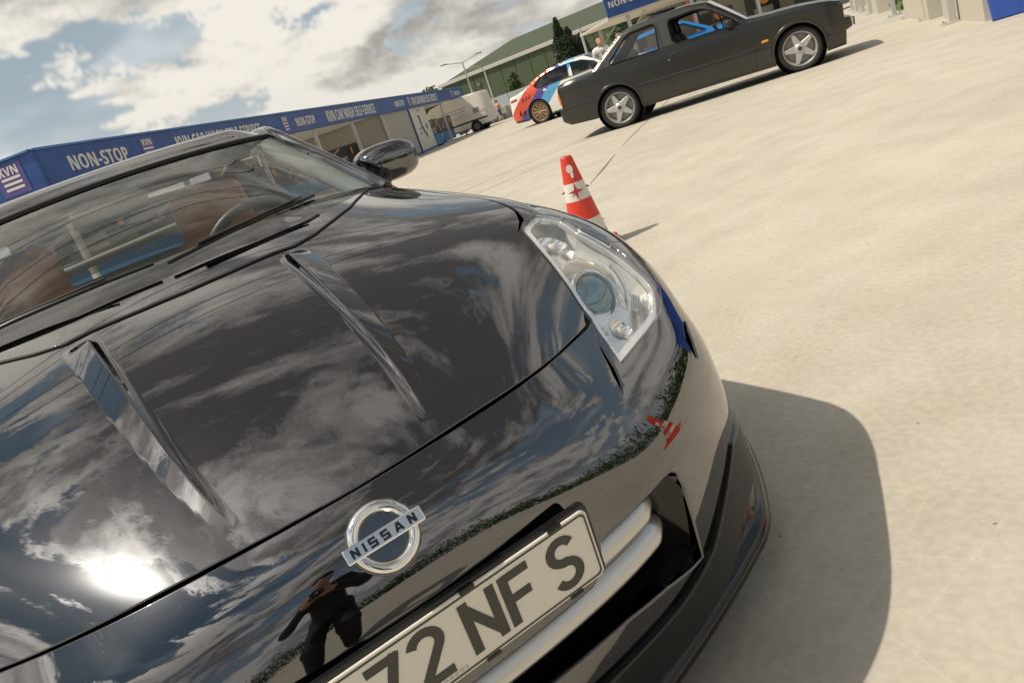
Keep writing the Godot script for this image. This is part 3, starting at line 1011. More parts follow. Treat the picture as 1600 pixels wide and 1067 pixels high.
func fix_normals(g: Geo, centre: Callable) -> void:
	for i in g.v.size():
		if g.n[i].dot(g.v[i] - centre.call(g.v[i])) < 0.0: g.n[i] = -g.n[i]
	var ix := g.ix.duplicate()
	g.ix = PackedInt32Array()
	for k in range(0, ix.size(), 3): g.tri(ix[k], ix[k + 1], ix[k + 2])

func lerp_path(ps: Array, t: float) -> Vector3:
	var k: float = clamp(t, 0.0, 1.0) * (ps.size() - 1)
	var i: int = clampi(int(floor(k)), 0, ps.size() - 2)
	var p0: Vector3 = ps[max(i - 1, 0)]; var p3: Vector3 = ps[min(i + 2, ps.size() - 1)]
	return (ps[i] as Vector3).cubic_interpolate(ps[i + 1], p0, p3, k - i)
func flip_path(ps: Array, s: float) -> Array:
	var o := []
	for p in ps: o.append(p * Vector3(s, 1, 1))
	return o

const GLASS_BASE := [[9.56, 0.0], [9.66, 0.85], [9.86, 1.9], [10.20, 2.66], [10.75, 3.5], [10.98, 3.93]]

func wind_base(b: float) -> Vector3:
	var k: float = absf(b) * 5.0
	var i: int = clampi(int(floor(k)), 0, 4)
	var g0: Array = GLASS_BASE[i]; var g1: Array = GLASS_BASE[i + 1]
	var u: float = lerp(g0[0] as float, g1[0] as float, smoothstep(0.0, 1.0, k - i) * 0.35 + (k - i) * 0.65)
	var w: float = lerp(g0[1] as float, g1[1] as float, k - i)
	return zs(u, w * signf(b) if b != 0.0 else 0.0) + Vector3(0, 0.015, 0)
func wind_top(b: float) -> Vector3:
	return Vector3(0.578 * b, 1.241 - 0.030 * b * b - 0.006 * pow(b, 6.0), -1.925 - 0.05 * b * b)
func wind(a: float, b: float) -> Vector3:
	var p := wind_base(b).lerp(wind_top(b), a)
	return p + Vector3(0, 0.62, 0.78) * 0.085 * a * (1.0 - a) * (1.0 - 0.25 * b * b)

func build_z_body(z: Node3D, paint, plastic, rubber, dark) -> void:
	var g := Geo.new()
	var tint := glass("windscreen glass", Color(0.16, 0.22, 0.19), 0.12)
	g.grid(wind, Geo.span(0.0, 1.0, 40), Geo.span(-1, 1, 80), 1.0)
	tint.metallic_specular = 0.42
	part(z, "windshield", g, tint)
	# black border of the glass
	g = Geo.new()
	var lift := func(a, b): return wind(a, b) + Vector3(0, 0.0026, 0.0022)
	g.grid(lift, Geo.span(0.972, 1.0, 4), Geo.span(-1, 1, 60), 1.0)
	for s in [1.0, -1.0]: g.grid(lift, Geo.span(0.012, 0.972, 30), Geo.span(0.975 * s, 1.0 * s, 3), s)
	fix_normals(g, func(p): return p - Vector3(0, 0.6, 0.8))
	part(z, "windshield_seal", g, mats["gloss black plastic"])
	# roof
	g = Geo.new()
	var rail := [Vector3(0.582, 1.214, -1.975), Vector3(0.598, 1.238, -2.2), Vector3(0.602, 1.246, -2.5), Vector3(0.592, 1.235, -2.82)]
	var roof := func(a, b):
		var e := lerp_path(rail, a)
		var bb: float = absf(b)
		var cr: float = 0.026 * (1.0 - pow(bb, 2.2)) + 0.004
		var rise: float = 0.038 * smoothstep(0.0, 0.30, a) * (1.0 - smoothstep(0.55, 1.0, a)) * (1.0 - smoothstep(0.80, 1.0, bb))
		var zz: float = e.z + (0.050 * (1.0 - b * b)) * (1.0 - a)
		return Vector3(e.x * b, e.y + cr + rise - 0.012 * smoothstep(0.94, 1.0, bb) - 0.006 * smoothstep(0.04, 0.0, a), zz)
	g.grid(roof, Geo.span(0, 1, 40), Geo.span(-1, 1, 60), 1.0)
	part(z, "roof", g, paint)
	# header strip under the roof edge
	g = Geo.new()
	var hd := []
	for k in 25: hd.append(wind_top(-1.0 + k / 12.0) + Vector3(0, 0.004, -0.004))
	g.tube(hd, 0.007, 8)
	part(z, "header_seal", g, rubber)
	for s in [1.0, -1.0]:
		# pillars
		var pil := flip_path([Vector3(0.705, 0.922, -1.455), Vector3(0.676, 0.995, -1.585), Vector3(0.642, 1.075, -1.725), Vector3(0.61, 1.150, -1.86), Vector3(0.586, 1.206, -1.965), Vector3(0.594, 1.236, -2.12), Vector3(0.602, 1.248, -2.4), Vector3(0.597, 1.243, -2.75)], s)
		var pts := []
		for k in 30: pts.append(lerp_path(pil, k / 29.0))
		g = Geo.new()
		g.tube(pts, 0.019, 14, true, 1.0)
		part(z, "roof_pillar", g, paint)
		# inner pillar lining, pale grey
		g = Geo.new()
		var inn := []
		for k in 16: inn.append(lerp_path(pil, k / 29.0) + Vector3(-0.045 * s, -0.012, -0.030))
		g.tube(inn, 0.034, 12, true, 0.8)
		part(z, "pillar_lining", g, mat("lining grey", lin(0.16, 0.18, 0.165), 0.8))
		# side glass
		var up := flip_path([Vector3(0.695, 0.94, -1.50), Vector3(0.642, 1.07, -1.74), Vector3(0.592, 1.203, -1.99), Vector3(0.60, 1.232, -2.2), Vector3(0.603, 1.242, -2.5), Vector3(0.594, 1.228, -2.78)], s)
		var lo := flip_path([Vector3(0.735, 0.925, -1.53), Vector3(0.757, 0.935, -1.85), Vector3(0.766, 0.94, -2.15), Vector3(0.772, 0.945, -2.35), Vector3(0.775, 0.95, -2.6), Vector3(0.777, 0.955, -2.85)], s)
		g = Geo.new()
		g.grid(func(a, b): return lerp_path(lo, a).lerp(lerp_path(up, a), b) + Vector3(0.035 * s * b * (1 - b), 0, 0), Geo.span(0, 1, 24), Geo.span(0, 1, 10), s)
		part(z, "side_window", g, glass("side glass", Color(0.14, 0.20, 0.17), 0.18))
		# rear quarter
		var up2 := flip_path([Vector3(0.594, 1.230, -2.77), Vector3(0.572, 1.16, -3.2), Vector3(0.548, 1.03, -3.65), Vector3(0.53, 0.93, -4.02)], s)
		var lo2 := flip_path([Vector3(0.777, 0.957, -2.84), Vector3(0.778, 0.965, -3.2), Vector3(0.742, 0.957, -3.65), Vector3(0.665, 0.922, -4.02)], s)
		g = Geo.new()
		g.grid(func(a, b): return lerp_path(lo2, a).lerp(lerp_path(up2, a), b) + Vector3(0.04 * s * b * (1 - b), 0, 0), Geo.span(0, 1, 20), Geo.span(0, 1, 10), s)
		part(z, "rear_quarter", g, paint)
		# body side
		var rows := []
		for r in [[-1.50, .735,.925, .835,.805, .880,.68, .893,.555, .887,.43, .870,.305, .845,.18], [-1.9, .757,.937, .848,.815, .887,.68, .893,.555, .887,.43, .870,.305, .845,.18], [-2.4, .772,.945, .852,.82, .886,.685, .890,.555, .884,.43, .870,.305, .845,.18], [-2.9, .777,.957, .858,.83, .890,.69, .895,.555, .888,.43, .872,.305, .845,.18], [-3.5, .765,.962, .865,.84, .905,.69, .915,.555, .905,.43, .880,.305, .85,.18], [-4.0, .665,.922, .79,.82, .845,.68, .860,.55, .85,.43, .83,.305, .80,.20], [-4.28, .50,.875, .62,.80, .68,.68, .70,.55, .69,.43, .67,.31, .64,.24]]:
			var row := []
			for k in 7: row.append(Vector3(r[1 + 2 * k] * s, r[2 + 2 * k], r[0]))
			rows.append(row)
		var side := Net.new(rows)
		var hole := PackedVector2Array()
		for k in 28:
			var a := TAU * k / 28.0
			# rows 4..5 hold the rear wheel
			hole.append(Vector2(4.06 + 0.345 * cos(a) * 1.85, clamp((0.93 - (0.32 + 0.345 * sin(a))) / 0.125, 0.0, 6.2)))
		g = Geo.new()
		g.panel(func(a, b): return side.at(a, b), pv([0,0, 6,0, 6,6, 0,6]), [hole], Geo.span(0, 6, 50), Geo.span(0, 6, 30), s, 0.015, 0.003)
		part(z, "body_side", g, paint)
		# lower part of the front fender, behind the wheel
		g = Geo.new()
		g.grid(func(a, b):
			var t := zs(a, 8.0 * s)
			var q := Vector3(t.x * (1.0 - 0.055 * b * b), lerp(t.y, 0.18, b), t.z)
			var d := Vector2(q.z + 0.88, q.y - 0.31)
			if d.length() < 0.345: q.z = -0.88 - sqrt(max(0.345 * 0.345 - d.y * d.y, 0.0))
			return q, Geo.span(9.9, 11.0, 14), Geo.span(0, 1, 14), s)
		part(z, "fender_lower", g, paint)
		# mirror: arm and rounded housing
		g = Geo.new()
		var mc := Vector3(0.845 * s, 0.985, -1.735)
		g.grid(func(a, b):
			var ca := cos(a); var sa := sin(a)
			var px: float = signf(ca) * pow(absf(ca), 0.72) * 0.108 * (1.0 if ca * s > 0 else 1.02)
			var py: float = signf(sa) * pow(absf(sa), 0.75) * 0.066
			var k := sqrt(max(1.0 - b * b, 0.0)) if b >= 0.0 else 1.0
			var taper: float = pow(k, 0.8) if b >= 0.0 else 1.0
			return mc + Vector3(px * taper, (py + 0.12 * px * s * -1.0 * 0.35) * taper, b * 0.085), Geo.span(0, TAU, 40), Geo.span(-0.45, 1.0, 28), 1.0)
		fix_normals(g, func(p): return mc)
		for i in g.v.size():
			if g.v[i].z > mc.z + 0.0835: g.n[i] = Vector3(0, 0, 1)
		part(z, "side_mirror", g, paint)
		var mir := z.get_child(z.get_child_count() - 1)
		g = Geo.new()
		g.ball(mc + Vector3(0, 0, -0.036), Vector3(0.102, 0.060, 0.006), 24)
		part(mir, "mirror_glass", g, mats["chrome"])
		g = Geo.new()
		g.tube([Vector3(0.74 * s, 0.905, -1.70), Vector3(0.78 * s, 0.918, -1.715), Vector3(0.82 * s, 0.935, -1.73)], [0.03, 0.026, 0.03], 12, true, 0.55)
		part(mir, "mirror_arm", g, plastic)
		# wheels
		for wz in [-0.88, -3.53]: wheel_five(z, Vector3(0.80 * s, 0.315, wz), 0.315, s)
	# hatch glass and tail
	g = Geo.new()
	g.grid(func(a, b):
		var e := lerp_path([Vector3(0.594, 1.238, -2.80), Vector3(0.572, 1.165, -3.2), Vector3(0.548, 1.035, -3.65), Vector3(0.53, 0.935, -4.02)], a)
		return Vector3(e.x * b, e.y + 0.040 * (1.0 - b * b), e.z), Geo.span(0, 1, 20), Geo.span(-1, 1, 24), 1.0)
	part(z, "rear_window", g, glass("rear glass", Color(0.10, 0.14, 0.12), 0.45))
	g = Geo.new()
	g.grid(func(a, b):
		var e := lerp_path([Vector3(0.60, 0.93, -4.02), Vector3(0.56, 0.905, -4.2), Vector3(0.55, 0.875, -4.29), Vector3(0.66, 0.68, -4.33), Vector3(0.70, 0.52, -4.36), Vector3(0.68, 0.30, -4.32)], a)
		return Vector3(e.x * b, e.y + 0.02 * (1.0 - b * b), e.z - 0.05 * (1.0 - b * b)), Geo.span(0, 1, 24), Geo.span(-1, 1, 24), 1.0)
	part(z, "tail_panel", g, paint)
	# floor pan
	g = Geo.new()
	g.box(Vector3(1.30, 0.05, 3.2), Transform3D(Basis.IDENTITY, Vector3(0, 0.20, -2.45)), 0.02)
	part(z, "floor_pan", g, dark)
	# wipers lying along the foot of the glass
	for q in [[0.005, 0.50, 0.0], [-0.70, -0.02, 1.0]]:
		var b0: float = q[0]; var b1: float = q[1]
		g = Geo.new()
		var bl := []
		for k in 14:
			var b: float = lerp(b0, b1, k / 13.0)
			bl.append(wind(0.012 + 0.050 * sin(PI * 0.5 * k / 13.0) * (1.0 if q[2] == 0.0 else 0.6), b) + Vector3(0, 0.006, 0.006))
		g.tube(bl, 0.0050, 8, true, 0.9)
		var w := part(z, "wiper", g, plastic)
		g = Geo.new()
		var arm := []
		for k in 10: arm.append((bl[2] as Vector3).lerp(bl[11], k / 9.0) + Vector3(0, 0.009, 0.003 + 0.007 * sin(PI * k / 9.0)))
		g.tube(arm, [0.007, 0.007, 0.007, 0.0065, 0.006, 0.006, 0.0055, 0.005, 0.0045, 0.004], 8, true, 0.6)
		part(w, "wiper_arm", g, rubber)

func wheel_five(z: Node3D, c: Vector3, r: float, s: float) -> void:
	var n := Node3D.new()
	n.name = "wheel"
	z.add_child(n, true)
	n.transform = Transform3D(Basis(Vector3(0, 0, 1), Vector3(s, 0, 0), Vector3(0, s, 0)), c)
	var g := Geo.new()
	g.lathe([Vector2(r * 0.70, 0.085), Vector2(r * 0.80, 0.102), Vector2(r * 0.93, 0.10), Vector2(r, 0.075), Vector2(r, -0.09), Vector2(r * 0.93, -0.11), Vector2(r * 0.7, -0.10)], 40)
	part(n, "tyre", g, mats["rubber"])
	g = Geo.new()
	g.lathe([Vector2(r * 0.62, -0.08), Vector2(r * 0.66, 0.06), Vector2(r * 0.72, 0.088), Vector2(r * 0.70, 0.094), Vector2(r * 0.66, 0.08)], 40)
	for k in 5:
		var a := TAU * k / 5.0
		g.box(Vector3(r * 0.60, 0.03, 0.05), Transform3D(Basis(Vector3.UP, a), Basis(Vector3.UP, a) * Vector3(r * 0.36, 0.062, 0)), 0.01)
	g.lathe([Vector2(0.0, 0.085), Vector2(0.05, 0.082), Vector2(0.06, 0.05)], 20)
	part(n, "rim", g, mat("rim silver", lin(0.40, 0.40, 0.41), 0.3, 0.7))

# a soft cushion: rounded box swollen in the middle
func cushion(g: Geo, xf: Transform3D, h: Vector3, e := 0.45) -> void:
	var f := func(a, b):
		var ca := cos(a); var sa := sin(a); var cb := cos(b); var sb := sin(b)
		return xf * (Vector3(signf(ca) * pow(absf(ca), e) * pow(sb, e), signf(cb) * pow(absf(cb), e), signf(sa) * pow(absf(sa), e) * pow(sb, e)) * h)
	g.grid(f, Geo.span(0, TAU, 32), Geo.span(0.002, PI - 0.002, 20), 1.0)
	fix_normals(g, func(p): return xf.origin)

func build_z_cabin(z: Node3D) -> void:
	var hide := mat("brown leather", lin(0.34, 0.135, 0.036), 0.5)
	var blk := mat("cabin black", lin(0.030, 0.032, 0.031), 0.65)
	var dash := mat("dashboard", lin(0.050, 0.056, 0.052), 0.7)
	for s in [1.0, -1.0]:
		var n := Node3D.new()
		n.name = "seat"
		z.add_child(n, true)
		var x: float = 0.335 * s
		var g := Geo.new()
		cushion(g, Transform3D(Basis(Vector3.RIGHT, -0.16), Vector3(x, 1.045, -2.27)), Vector3(0.135, 0.105, 0.055), 0.5)
		part(n, "headrest", g, hide)
		g = Geo.new()
		cushion(g, Transform3D(Basis(Vector3.RIGHT, -0.24), Vector3(x, 0.66, -2.16)), Vector3(0.235, 0.34, 0.085), 0.5)
		part(n, "backrest", g, hide)
		for q in [1.0, -1.0]:
			g = Geo.new()
			cushion(g, Transform3D(Basis(Vector3.RIGHT, -0.24) * Basis(Vector3.UP, -0.35 * q), Vector3(x + 0.215 * q, 0.66, -2.10)), Vector3(0.055, 0.30, 0.10), 0.6)
			part(n, "side_bolster", g, hide)
		g = Geo.new()
		cushion(g, Transform3D(Basis.IDENTITY, Vector3(x, 0.36, -1.88)), Vector3(0.25, 0.10, 0.27), 0.5)
		part(n, "seat_cushion", g, hide)
		g = Geo.new()
		g.tube([Vector3(x - 0.06, 0.92, -2.25), Vector3(x - 0.06, 1.03, -2.28)], 0.007, 8)
		part(n, "headrest_post", g, mats["chrome"])
		g = Geo.new()
		g.tube([Vector3(x + 0.06, 0.92, -2.25), Vector3(x + 0.06, 1.03, -2.28)], 0.007, 8)
		part(n, "headrest_post", g, mats["chrome"])
		# door inner panel
		g = Geo.new()
		g.box(Vector3(0.07, 0.62, 1.35), Transform3D(Basis(Vector3.BACK, 0.10 * s), Vector3(0.735 * s, 0.615, -2.12)), 0.03)
		part(z, "door_lining", g, blk)
		g = Geo.new()
		g.box(Vector3(0.05, 0.78, 1.2), Transform3D(Basis(Vector3.BACK, 0.10 * s), Vector3(0.70 * s, 0.55, -3.4)), 0.03)
		part(z, "luggage_lining", g, blk)
	var g := Geo.new()
	g.grid(func(a, b):
		var hood: float = 0.055 * exp(-pow((b - 0.36) / 0.17, 2.0)) * smoothstep(0.35, 0.75, a)
		var e := wind_base(b / 0.66) + Vector3(0, -0.045, -0.03)
		return Vector3(e.x * 0.95, e.y - 0.02 * a - 0.10 * smoothstep(0.86, 1.0, a) + hood, lerp(e.z, -1.66, a)), Geo.span(0, 1, 30), Geo.span(-0.66, 0.66, 50), 1.0)
	fix_normals(g, func(p): return p - Vector3(0, 1, -0.4))
	part(z, "dashboard", g, dash)
	g = Geo.new()
	g.box(Vector3(1.34, 0.40, 0.10), Transform3D(Basis.IDENTITY, Vector3(0, 0.60, -1.62)), 0.03)
	part(z, "dashboard_front", g, blk)
	# steering wheel
	var sw := Node3D.new()
	sw.name = "steering_wheel"
	z.add_child(sw, true)
	var xf := Transform3D(Basis(Vector3.RIGHT, deg_to_rad(-66)), Vector3(0.345, 0.86, -1.735))
	g = Geo.new()
	var ring := []
	for k in 49: ring.append(xf * (Vector3(cos(TAU * k / 48.0), 0, sin(TAU * k / 48.0)) * 0.178))
	g.tube(ring, 0.0165, 12, false)
	part(sw, "rim", g, mat("wheel leather", lin(0.022, 0.024, 0.023), 0.45))
	g = Geo.new()
	for a in [0.0, PI, PI * 0.5]:
		g.box(Vector3(0.17, 0.022, 0.04), xf * Transform3D(Basis(Vector3.UP, a), Basis(Vector3.UP, a) * Vector3(0.088, 0, 0)), 0.008)
	g.lathe([Vector2(0.0, 0.035), Vector2(0.06, 0.03), Vector2(0.07, 0.0), Vector2(0.06, -0.05)], 24, xf)
	part(sw, "hub", g, blk)
	# rear strut brace, pale bar across the luggage bay
	g = Geo.new()
	g.tube([Vector3(-0.60, 0.93, -2.98), Vector3(-0.30, 1.03, -3.0), Vector3(0.28, 1.045, -3.0), Vector3(0.56, 0.96, -2.98)], 0.019, 10)
	part(z, "strut_brace", g, mat("brace silver", lin(0.50, 0.52, 0.48), 0.4, 0.3))
	# rear bulkhead and headliner
	g = Geo.new()
	g.box(Vector3(1.30, 0.46, 0.06), Transform3D(Basis.IDENTITY, Vector3(0, 0.60, -2.62)), 0.02)
	part(z, "bulkhead", g, blk)
	g = Geo.new()
	g.box(Vector3(1.2, 0.05, 1.1), Transform3D(Basis.IDENTITY, Vector3(0, 0.62, -3.45)), 0.02)
	part(z, "luggage_floor", g, blk)
	g = Geo.new()
	g.grid(func(a, b): return Vector3(0.57 * b, 1.205 + 0.035 * (1.0 - b * b), -1.98 - a * 0.84), Geo.span(0, 1, 6), Geo.span(-1, 1, 12), 1.0)
	part(z, "headliner", g, mat("headliner", lin(0.06, 0.065, 0.06), 0.9))
	# inside mirror and sun visors
	g = Geo.new()
	g.box(Vector3(0.23, 0.065, 0.03), Transform3D(Basis(Vector3.RIGHT, 0.2), Vector3(0.0, 1.155, -1.86)), 0.014)
	part(z, "inside_mirror", g, blk)
	for s in [1.0, -1.0]:
		g = Geo.new()
		g.box(Vector3(0.40, 0.012, 0.15), Transform3D(Basis(Vector3.RIGHT, -0.25), Vector3(0.31 * s, 1.195, -2.03)), 0.005)
		part(z, "sun_visor", g, mats["headliner"])

# ---------------------------------------------------------------- cars built from their side outline
class CarShape:
	var sil: PackedVector2Array
	var W := 0.82
	var belt := 0.88
	var tum := 0.36
	var s0 := -0.9
	var s1 := 3.3
	var endr := 0.16
	var crown := 0.03
	func edge_distance(p: Vector2) -> float:
		var best := 9.0
		for k in sil.size():
			var q := Geometry2D.get_closest_point_to_segment(p, sil[k], sil[(k + 1) % sil.size()])
			best = min(best, p.distance_to(q))
		return best
	func half(s: float, y: float) -> float:
		var w := W
		if y > belt: w -= (y - belt) * tum + 0.015
		else:
			var k: float = (belt - y) / maxf(belt - 0.15, 0.1)
			w -= 0.035 * pow(max(k - 0.45, 0.0) / 0.55, 2.0) + 0.02 * pow(max(0.25 - k, 0.0) / 0.25, 2.0)
		var e: float = max(max(s0 + 0.45 - s, s - (s1 - 0.55)), 0.0)
		w -= endr * pow(e / 0.5, 2.2)
		return w
	func side(s: float, y: float, z: float) -> Vector3:
		var d := edge_distance(Vector2(s, y))
		var w := half(s, y)
		if d < 0.055: w -= 0.032 * pow(1.0 - d / 0.055, 2.0)
		return Vector3(s, y, z * w)
	func strip(pts: PackedVector2Array, a: float, b: float, lift := 0.0) -> Vector3:
		var k: int = clampi(int(floor(a)), 0, pts.size() - 2)
		var p := pts[k].lerp(pts[k + 1], a - k)
		var w := half(p.x, p.y) - 0.0315
		var tg := (pts[k + 1] - pts[k]).normalized()
		var n := Vector2(-tg.y, tg.x)
		var c := (crown * (1.0 - b * b)) + lift
		return Vector3(p.x + n.x * c, p.y + n.y * c, b * w)

func densify(a: Array) -> PackedVector2Array:
	var p := pv(a)
	var o := PackedVector2Array()
	for k in p.size() - 1:
		var p0 := p[max(k - 1, 0)]; var p3 := p[min(k + 2, p.size() - 1)]
		for i in 4: o.append(p[k].cubic_interpolate(p[k + 1], p0, p3, i / 4.0))
	o.append(p[p.size() - 1])
	return o

func arch_cut(poly: PackedVector2Array, c: Vector2, r: float) -> PackedVector2Array:
	var h := PackedVector2Array()
	for k in 40: h.append(c + Vector2(cos(TAU * k / 40.0), sin(TAU * k / 40.0)) * r)
	h = Geometry2D.convex_hull(PackedVector2Array(Array(h) + [c + Vector2(-r, -0.6), c + Vector2(r, -0.6)]))
	var best := poly
	var size := 0
	for q in Geometry2D.clip_polygons(poly, h):
		if q.size() > size and not Geometry2D.is_polygon_clockwise(q):
			best = q; size = q.size()
	return best

# spec: pieces (name, outline, material, smooth), windows, arches
func side_car(n: Node3D, sh: CarShape, pieces: Array, under: Array, windows: Array, arches: Array, paint: Material, glassm: Material, cells := 0.05) -> void:
	var sil := PackedVector2Array()
	for pc in pieces:
		var p: PackedVector2Array = densify(pc[1]) if pc[3] else pv(pc[1])
		for k in p.size():
			if sil.size() == 0 or sil[sil.size() - 1].distance_to(p[k]) > 0.002: sil.append(p[k])
	for p in pv(under): sil.append(p)
	if Geometry2D.is_polygon_clockwise(sil): sil.reverse()
	sh.sil = sil
	var poly := sil
	for a in arches: poly = arch_cut(poly, a[0], a[1])
	var us := PackedFloat32Array(); var vs := PackedFloat32Array()
	var x := sh.s0 - 0.15
	while x < sh.s1 + 0.2:
		us.append(x); x += cells
	x = 0.05
	while x < 3.2:
		vs.append(x); x += cells
	var holes := []
	for w in windows: holes.append(w[0])
	for z in [1.0, -1.0]:
		var g := Geo.new()
		g.panel(func(a, b): return sh.side(a, b, z), poly, holes, us, vs, z, 0.03, 0.0012, false)
		part(n, "side_panel", g, paint)
		for w in windows:
			if w[1] or z < 0.0:
				g = Geo.new()
				g.panel(func(a, b): return sh.side(a, b, z) - Vector3(0, 0, 0.012 * z), w[0], [], us, vs, z, 0.0)
				part(n, "side_window", g, glassm if w.size() < 3 else w[2])
	for pc in pieces:
		var p: PackedVector2Array = densify(pc[1]) if pc[3] else pv(pc[1])
		var g := Geo.new()
		g.grid(func(a, b): return sh.strip(p, a, b), Geo.span(0, p.size() - 1, (p.size() - 1) * (1 if pc[3] else 1)), Geo.span(-1, 1, 16), 1.0)
		var mid := Vector3((sh.s0 + sh.s1) * 0.5, 0.55, 0)
		fix_normals(g, func(q): return Vector3(clamp(q.x, sh.s0 + 0.7, sh.s1 - 0.7), 0.5, 0))
		if not pc[3]: facet(g)
		part(n, pc[0], g, pc[2])
	# floor and dark insides
	var g2 := Geo.new()
	g2.box(Vector3((sh.s1 - sh.s0) * 0.86, 0.06, sh.W * 1.5), Transform3D(Basis.IDENTITY, Vector3((sh.s0 + sh.s1) * 0.5, 0.30, 0)), 0.02)
	part(n, "floor_pan", g2, mats["bay black plastic"])
	for a in arches:
		for z in [1.0, -1.0]:
			g2 = Geo.new()
			g2.lathe([Vector2(0.0, -0.22), Vector2(a[1] + 0.02, -0.22), Vector2(a[1] + 0.02, 0.0)], 28, Transform3D(Basis(Vector3(1, 0, 0), Vector3(0, 0, z), Vector3(0, -z, 0)), Vector3(a[0].x, a[0].y, z * (sh.W - 0.07))))
			part(n, "wheel_well", g2, mats["bay black plastic"])

func facet(g: Geo) -> void:
	var v := g.v; var ix := g.ix; var nn := g.n
	g.v = PackedVector3Array(); g.n = PackedVector3Array(); g.t = PackedVector2Array(); g.ix = PackedInt32Array()
	for k in range(0, ix.size(), 3):
		g.face([v[ix[k]], v[ix[k + 1]], v[ix[k + 2]]], nn[ix[k]] + nn[ix[k + 1]] + nn[ix[k + 2]])

# a narrow band lying on a car's side
func side_band(n: Node3D, called: String, sh: CarShape, z: float, line: Array, width: float, lift: float, m: Material, closed := false) -> void:
	var p := pv(line)
	if closed: p.append(p[0])
	var q := PackedVector2Array()
	for k in p.size() - 1:
		var st: int = max(int(p[k].distance_to(p[k + 1]) / 0.06), 1)
		for i in st: q.append(p[k].lerp(p[k + 1], float(i) / st))
	q.append(p[p.size() - 1])
	var g := Geo.new()
	var pts := []
	for k in q.size(): pts.append(sh.side(q[k].x, q[k].y, z) + Vector3(0, 0, z * lift))
	var prev := []
	for k in q.size():
		var d := (q[min(k + 1, q.size() - 1)] - q[max(k - 1, 0)]).normalized()
		var o := Vector3(-d.y, d.x, 0) * width * 0.5
		var row := [g.vert(pts[k] + o - Vector3(0, 0, z * (lift + 0.004)), (o.normalized() + Vector3(0, 0, z * 0.3)).normalized()), g.vert(pts[k] + o * 0.7, (Vector3(0, 0, z) + o.normalized() * 0.4).normalized()), g.vert(pts[k] - o * 0.7, (Vector3(0, 0, z) - o.normalized() * 0.4).normalized()), g.vert(pts[k] - o - Vector3(0, 0, z * (lift + 0.004)), (-o.normalized() + Vector3(0, 0, z * 0.3)).normalized())]
		if k > 0:
			for i in 3: g.quad(prev[i], prev[i + 1], row[i + 1], row[i])
		prev = row
	part(n, called, g, m)

func car_wheel(n: Node3D, c: Vector3, r: float, z: float, rim_r: float, style: String, rim_mat: Material, width := 0.20) -> void:
	var w := Node3D.new()
	w.name = "wheel"
	n.add_child(w, true)
	# local y is the axle pointing outwards
	w.transform = Transform3D(Basis(Vector3(1, 0, 0), Vector3(0, 0, z), Vector3(0, -z, 0)), c)
	var g := Geo.new()
	g.lathe([Vector2(rim_r, -0.005), Vector2(rim_r + 0.012, 0.006), Vector2(lerp(rim_r, r, 0.6), 0.008), Vector2(r - 0.02, -0.004), Vector2(r, -0.03), Vector2(r, -width + 0.03), Vector2(r - 0.02, -width), Vector2(rim_r, -width)], 48)
	part(w, "tyre", g, mats["rubber"])
	g = Geo.new()
	g.lathe([Vector2(rim_r * 0.80, -width * 0.8), Vector2(rim_r * 0.86, -0.045), Vector2(rim_r * 0.93, -0.016), Vector2(rim_r * 0.985, -0.001), Vector2(rim_r + 0.004, -0.004)], 48)
	part(w, "rim", g, rim_mat)
	g = Geo.new()
	g.lathe([Vector2(0.0, -0.075), Vector2(rim_r * 0.82, -0.080)], 32)
	part(w, "brake_disc", g, mat("brake steel", lin(0.26, 0.25, 0.24), 0.45, 0.6))
	if style == "star":
		for k in 5:
			var a := TAU * k / 5.0 + 0.31
			g = Geo.new()
			var pl := pv([-rim_r * 0.245,rim_r * 0.16, rim_r * 0.245,rim_r * 0.16, rim_r * 0.10,rim_r * 0.90, -rim_r * 0.10,rim_r * 0.90])
			g.slab(pl, 0.03, Transform3D(Basis(Vector3.UP, a) * Basis(Vector3.RIGHT, -PI * 0.5), Vector3(0, -0.006, 0)), 0.006)
			part(w, "spoke", g, rim_mat)
		g = Geo.new()
		g.lathe([Vector2(0.0, 0.006), Vector2(0.028, 0.005), Vector2(rim_r * 0.30, -0.004), Vector2(rim_r * 0.36, -0.03)], 28)
		part(w, "hub", g, rim_mat)
		g = Geo.new()
		g.lathe([Vector2(0.0, 0.012), Vector2(0.026, 0.011), Vector2(0.030, 0.004)], 20)
		part(w, "centre_cap", g, mat("cap dark", lin(0.05, 0.06, 0.05), 0.25, 0.4))
	else:
		for k in 10:
			var a := TAU * k / 10.0
			var rb := Basis(Vector3.UP, a)
			g = Geo.new()
			g.tube([rb * Vector3(0.03, -0.020, 0), rb * Vector3(rim_r * 0.5, -0.016, rim_r * 0.03), rb * Vector3(rim_r * 0.93, -0.012, rim_r * 0.16)], 0.012, 6)
			g.tube([rb * Vector3(rim_r * 0.5, -0.016, rim_r * 0.03), rb * Vector3(rim_r * 0.93, -0.012, -rim_r * 0.12)], 0.010, 6)
			part(w, "spoke", g, rim_mat)
		g = Geo.new()
		g.lathe([Vector2(0.0, -0.002), Vector2(0.05, -0.006), Vector2(0.06, -0.04)], 20)
		part(w, "hub", g, rim_mat)

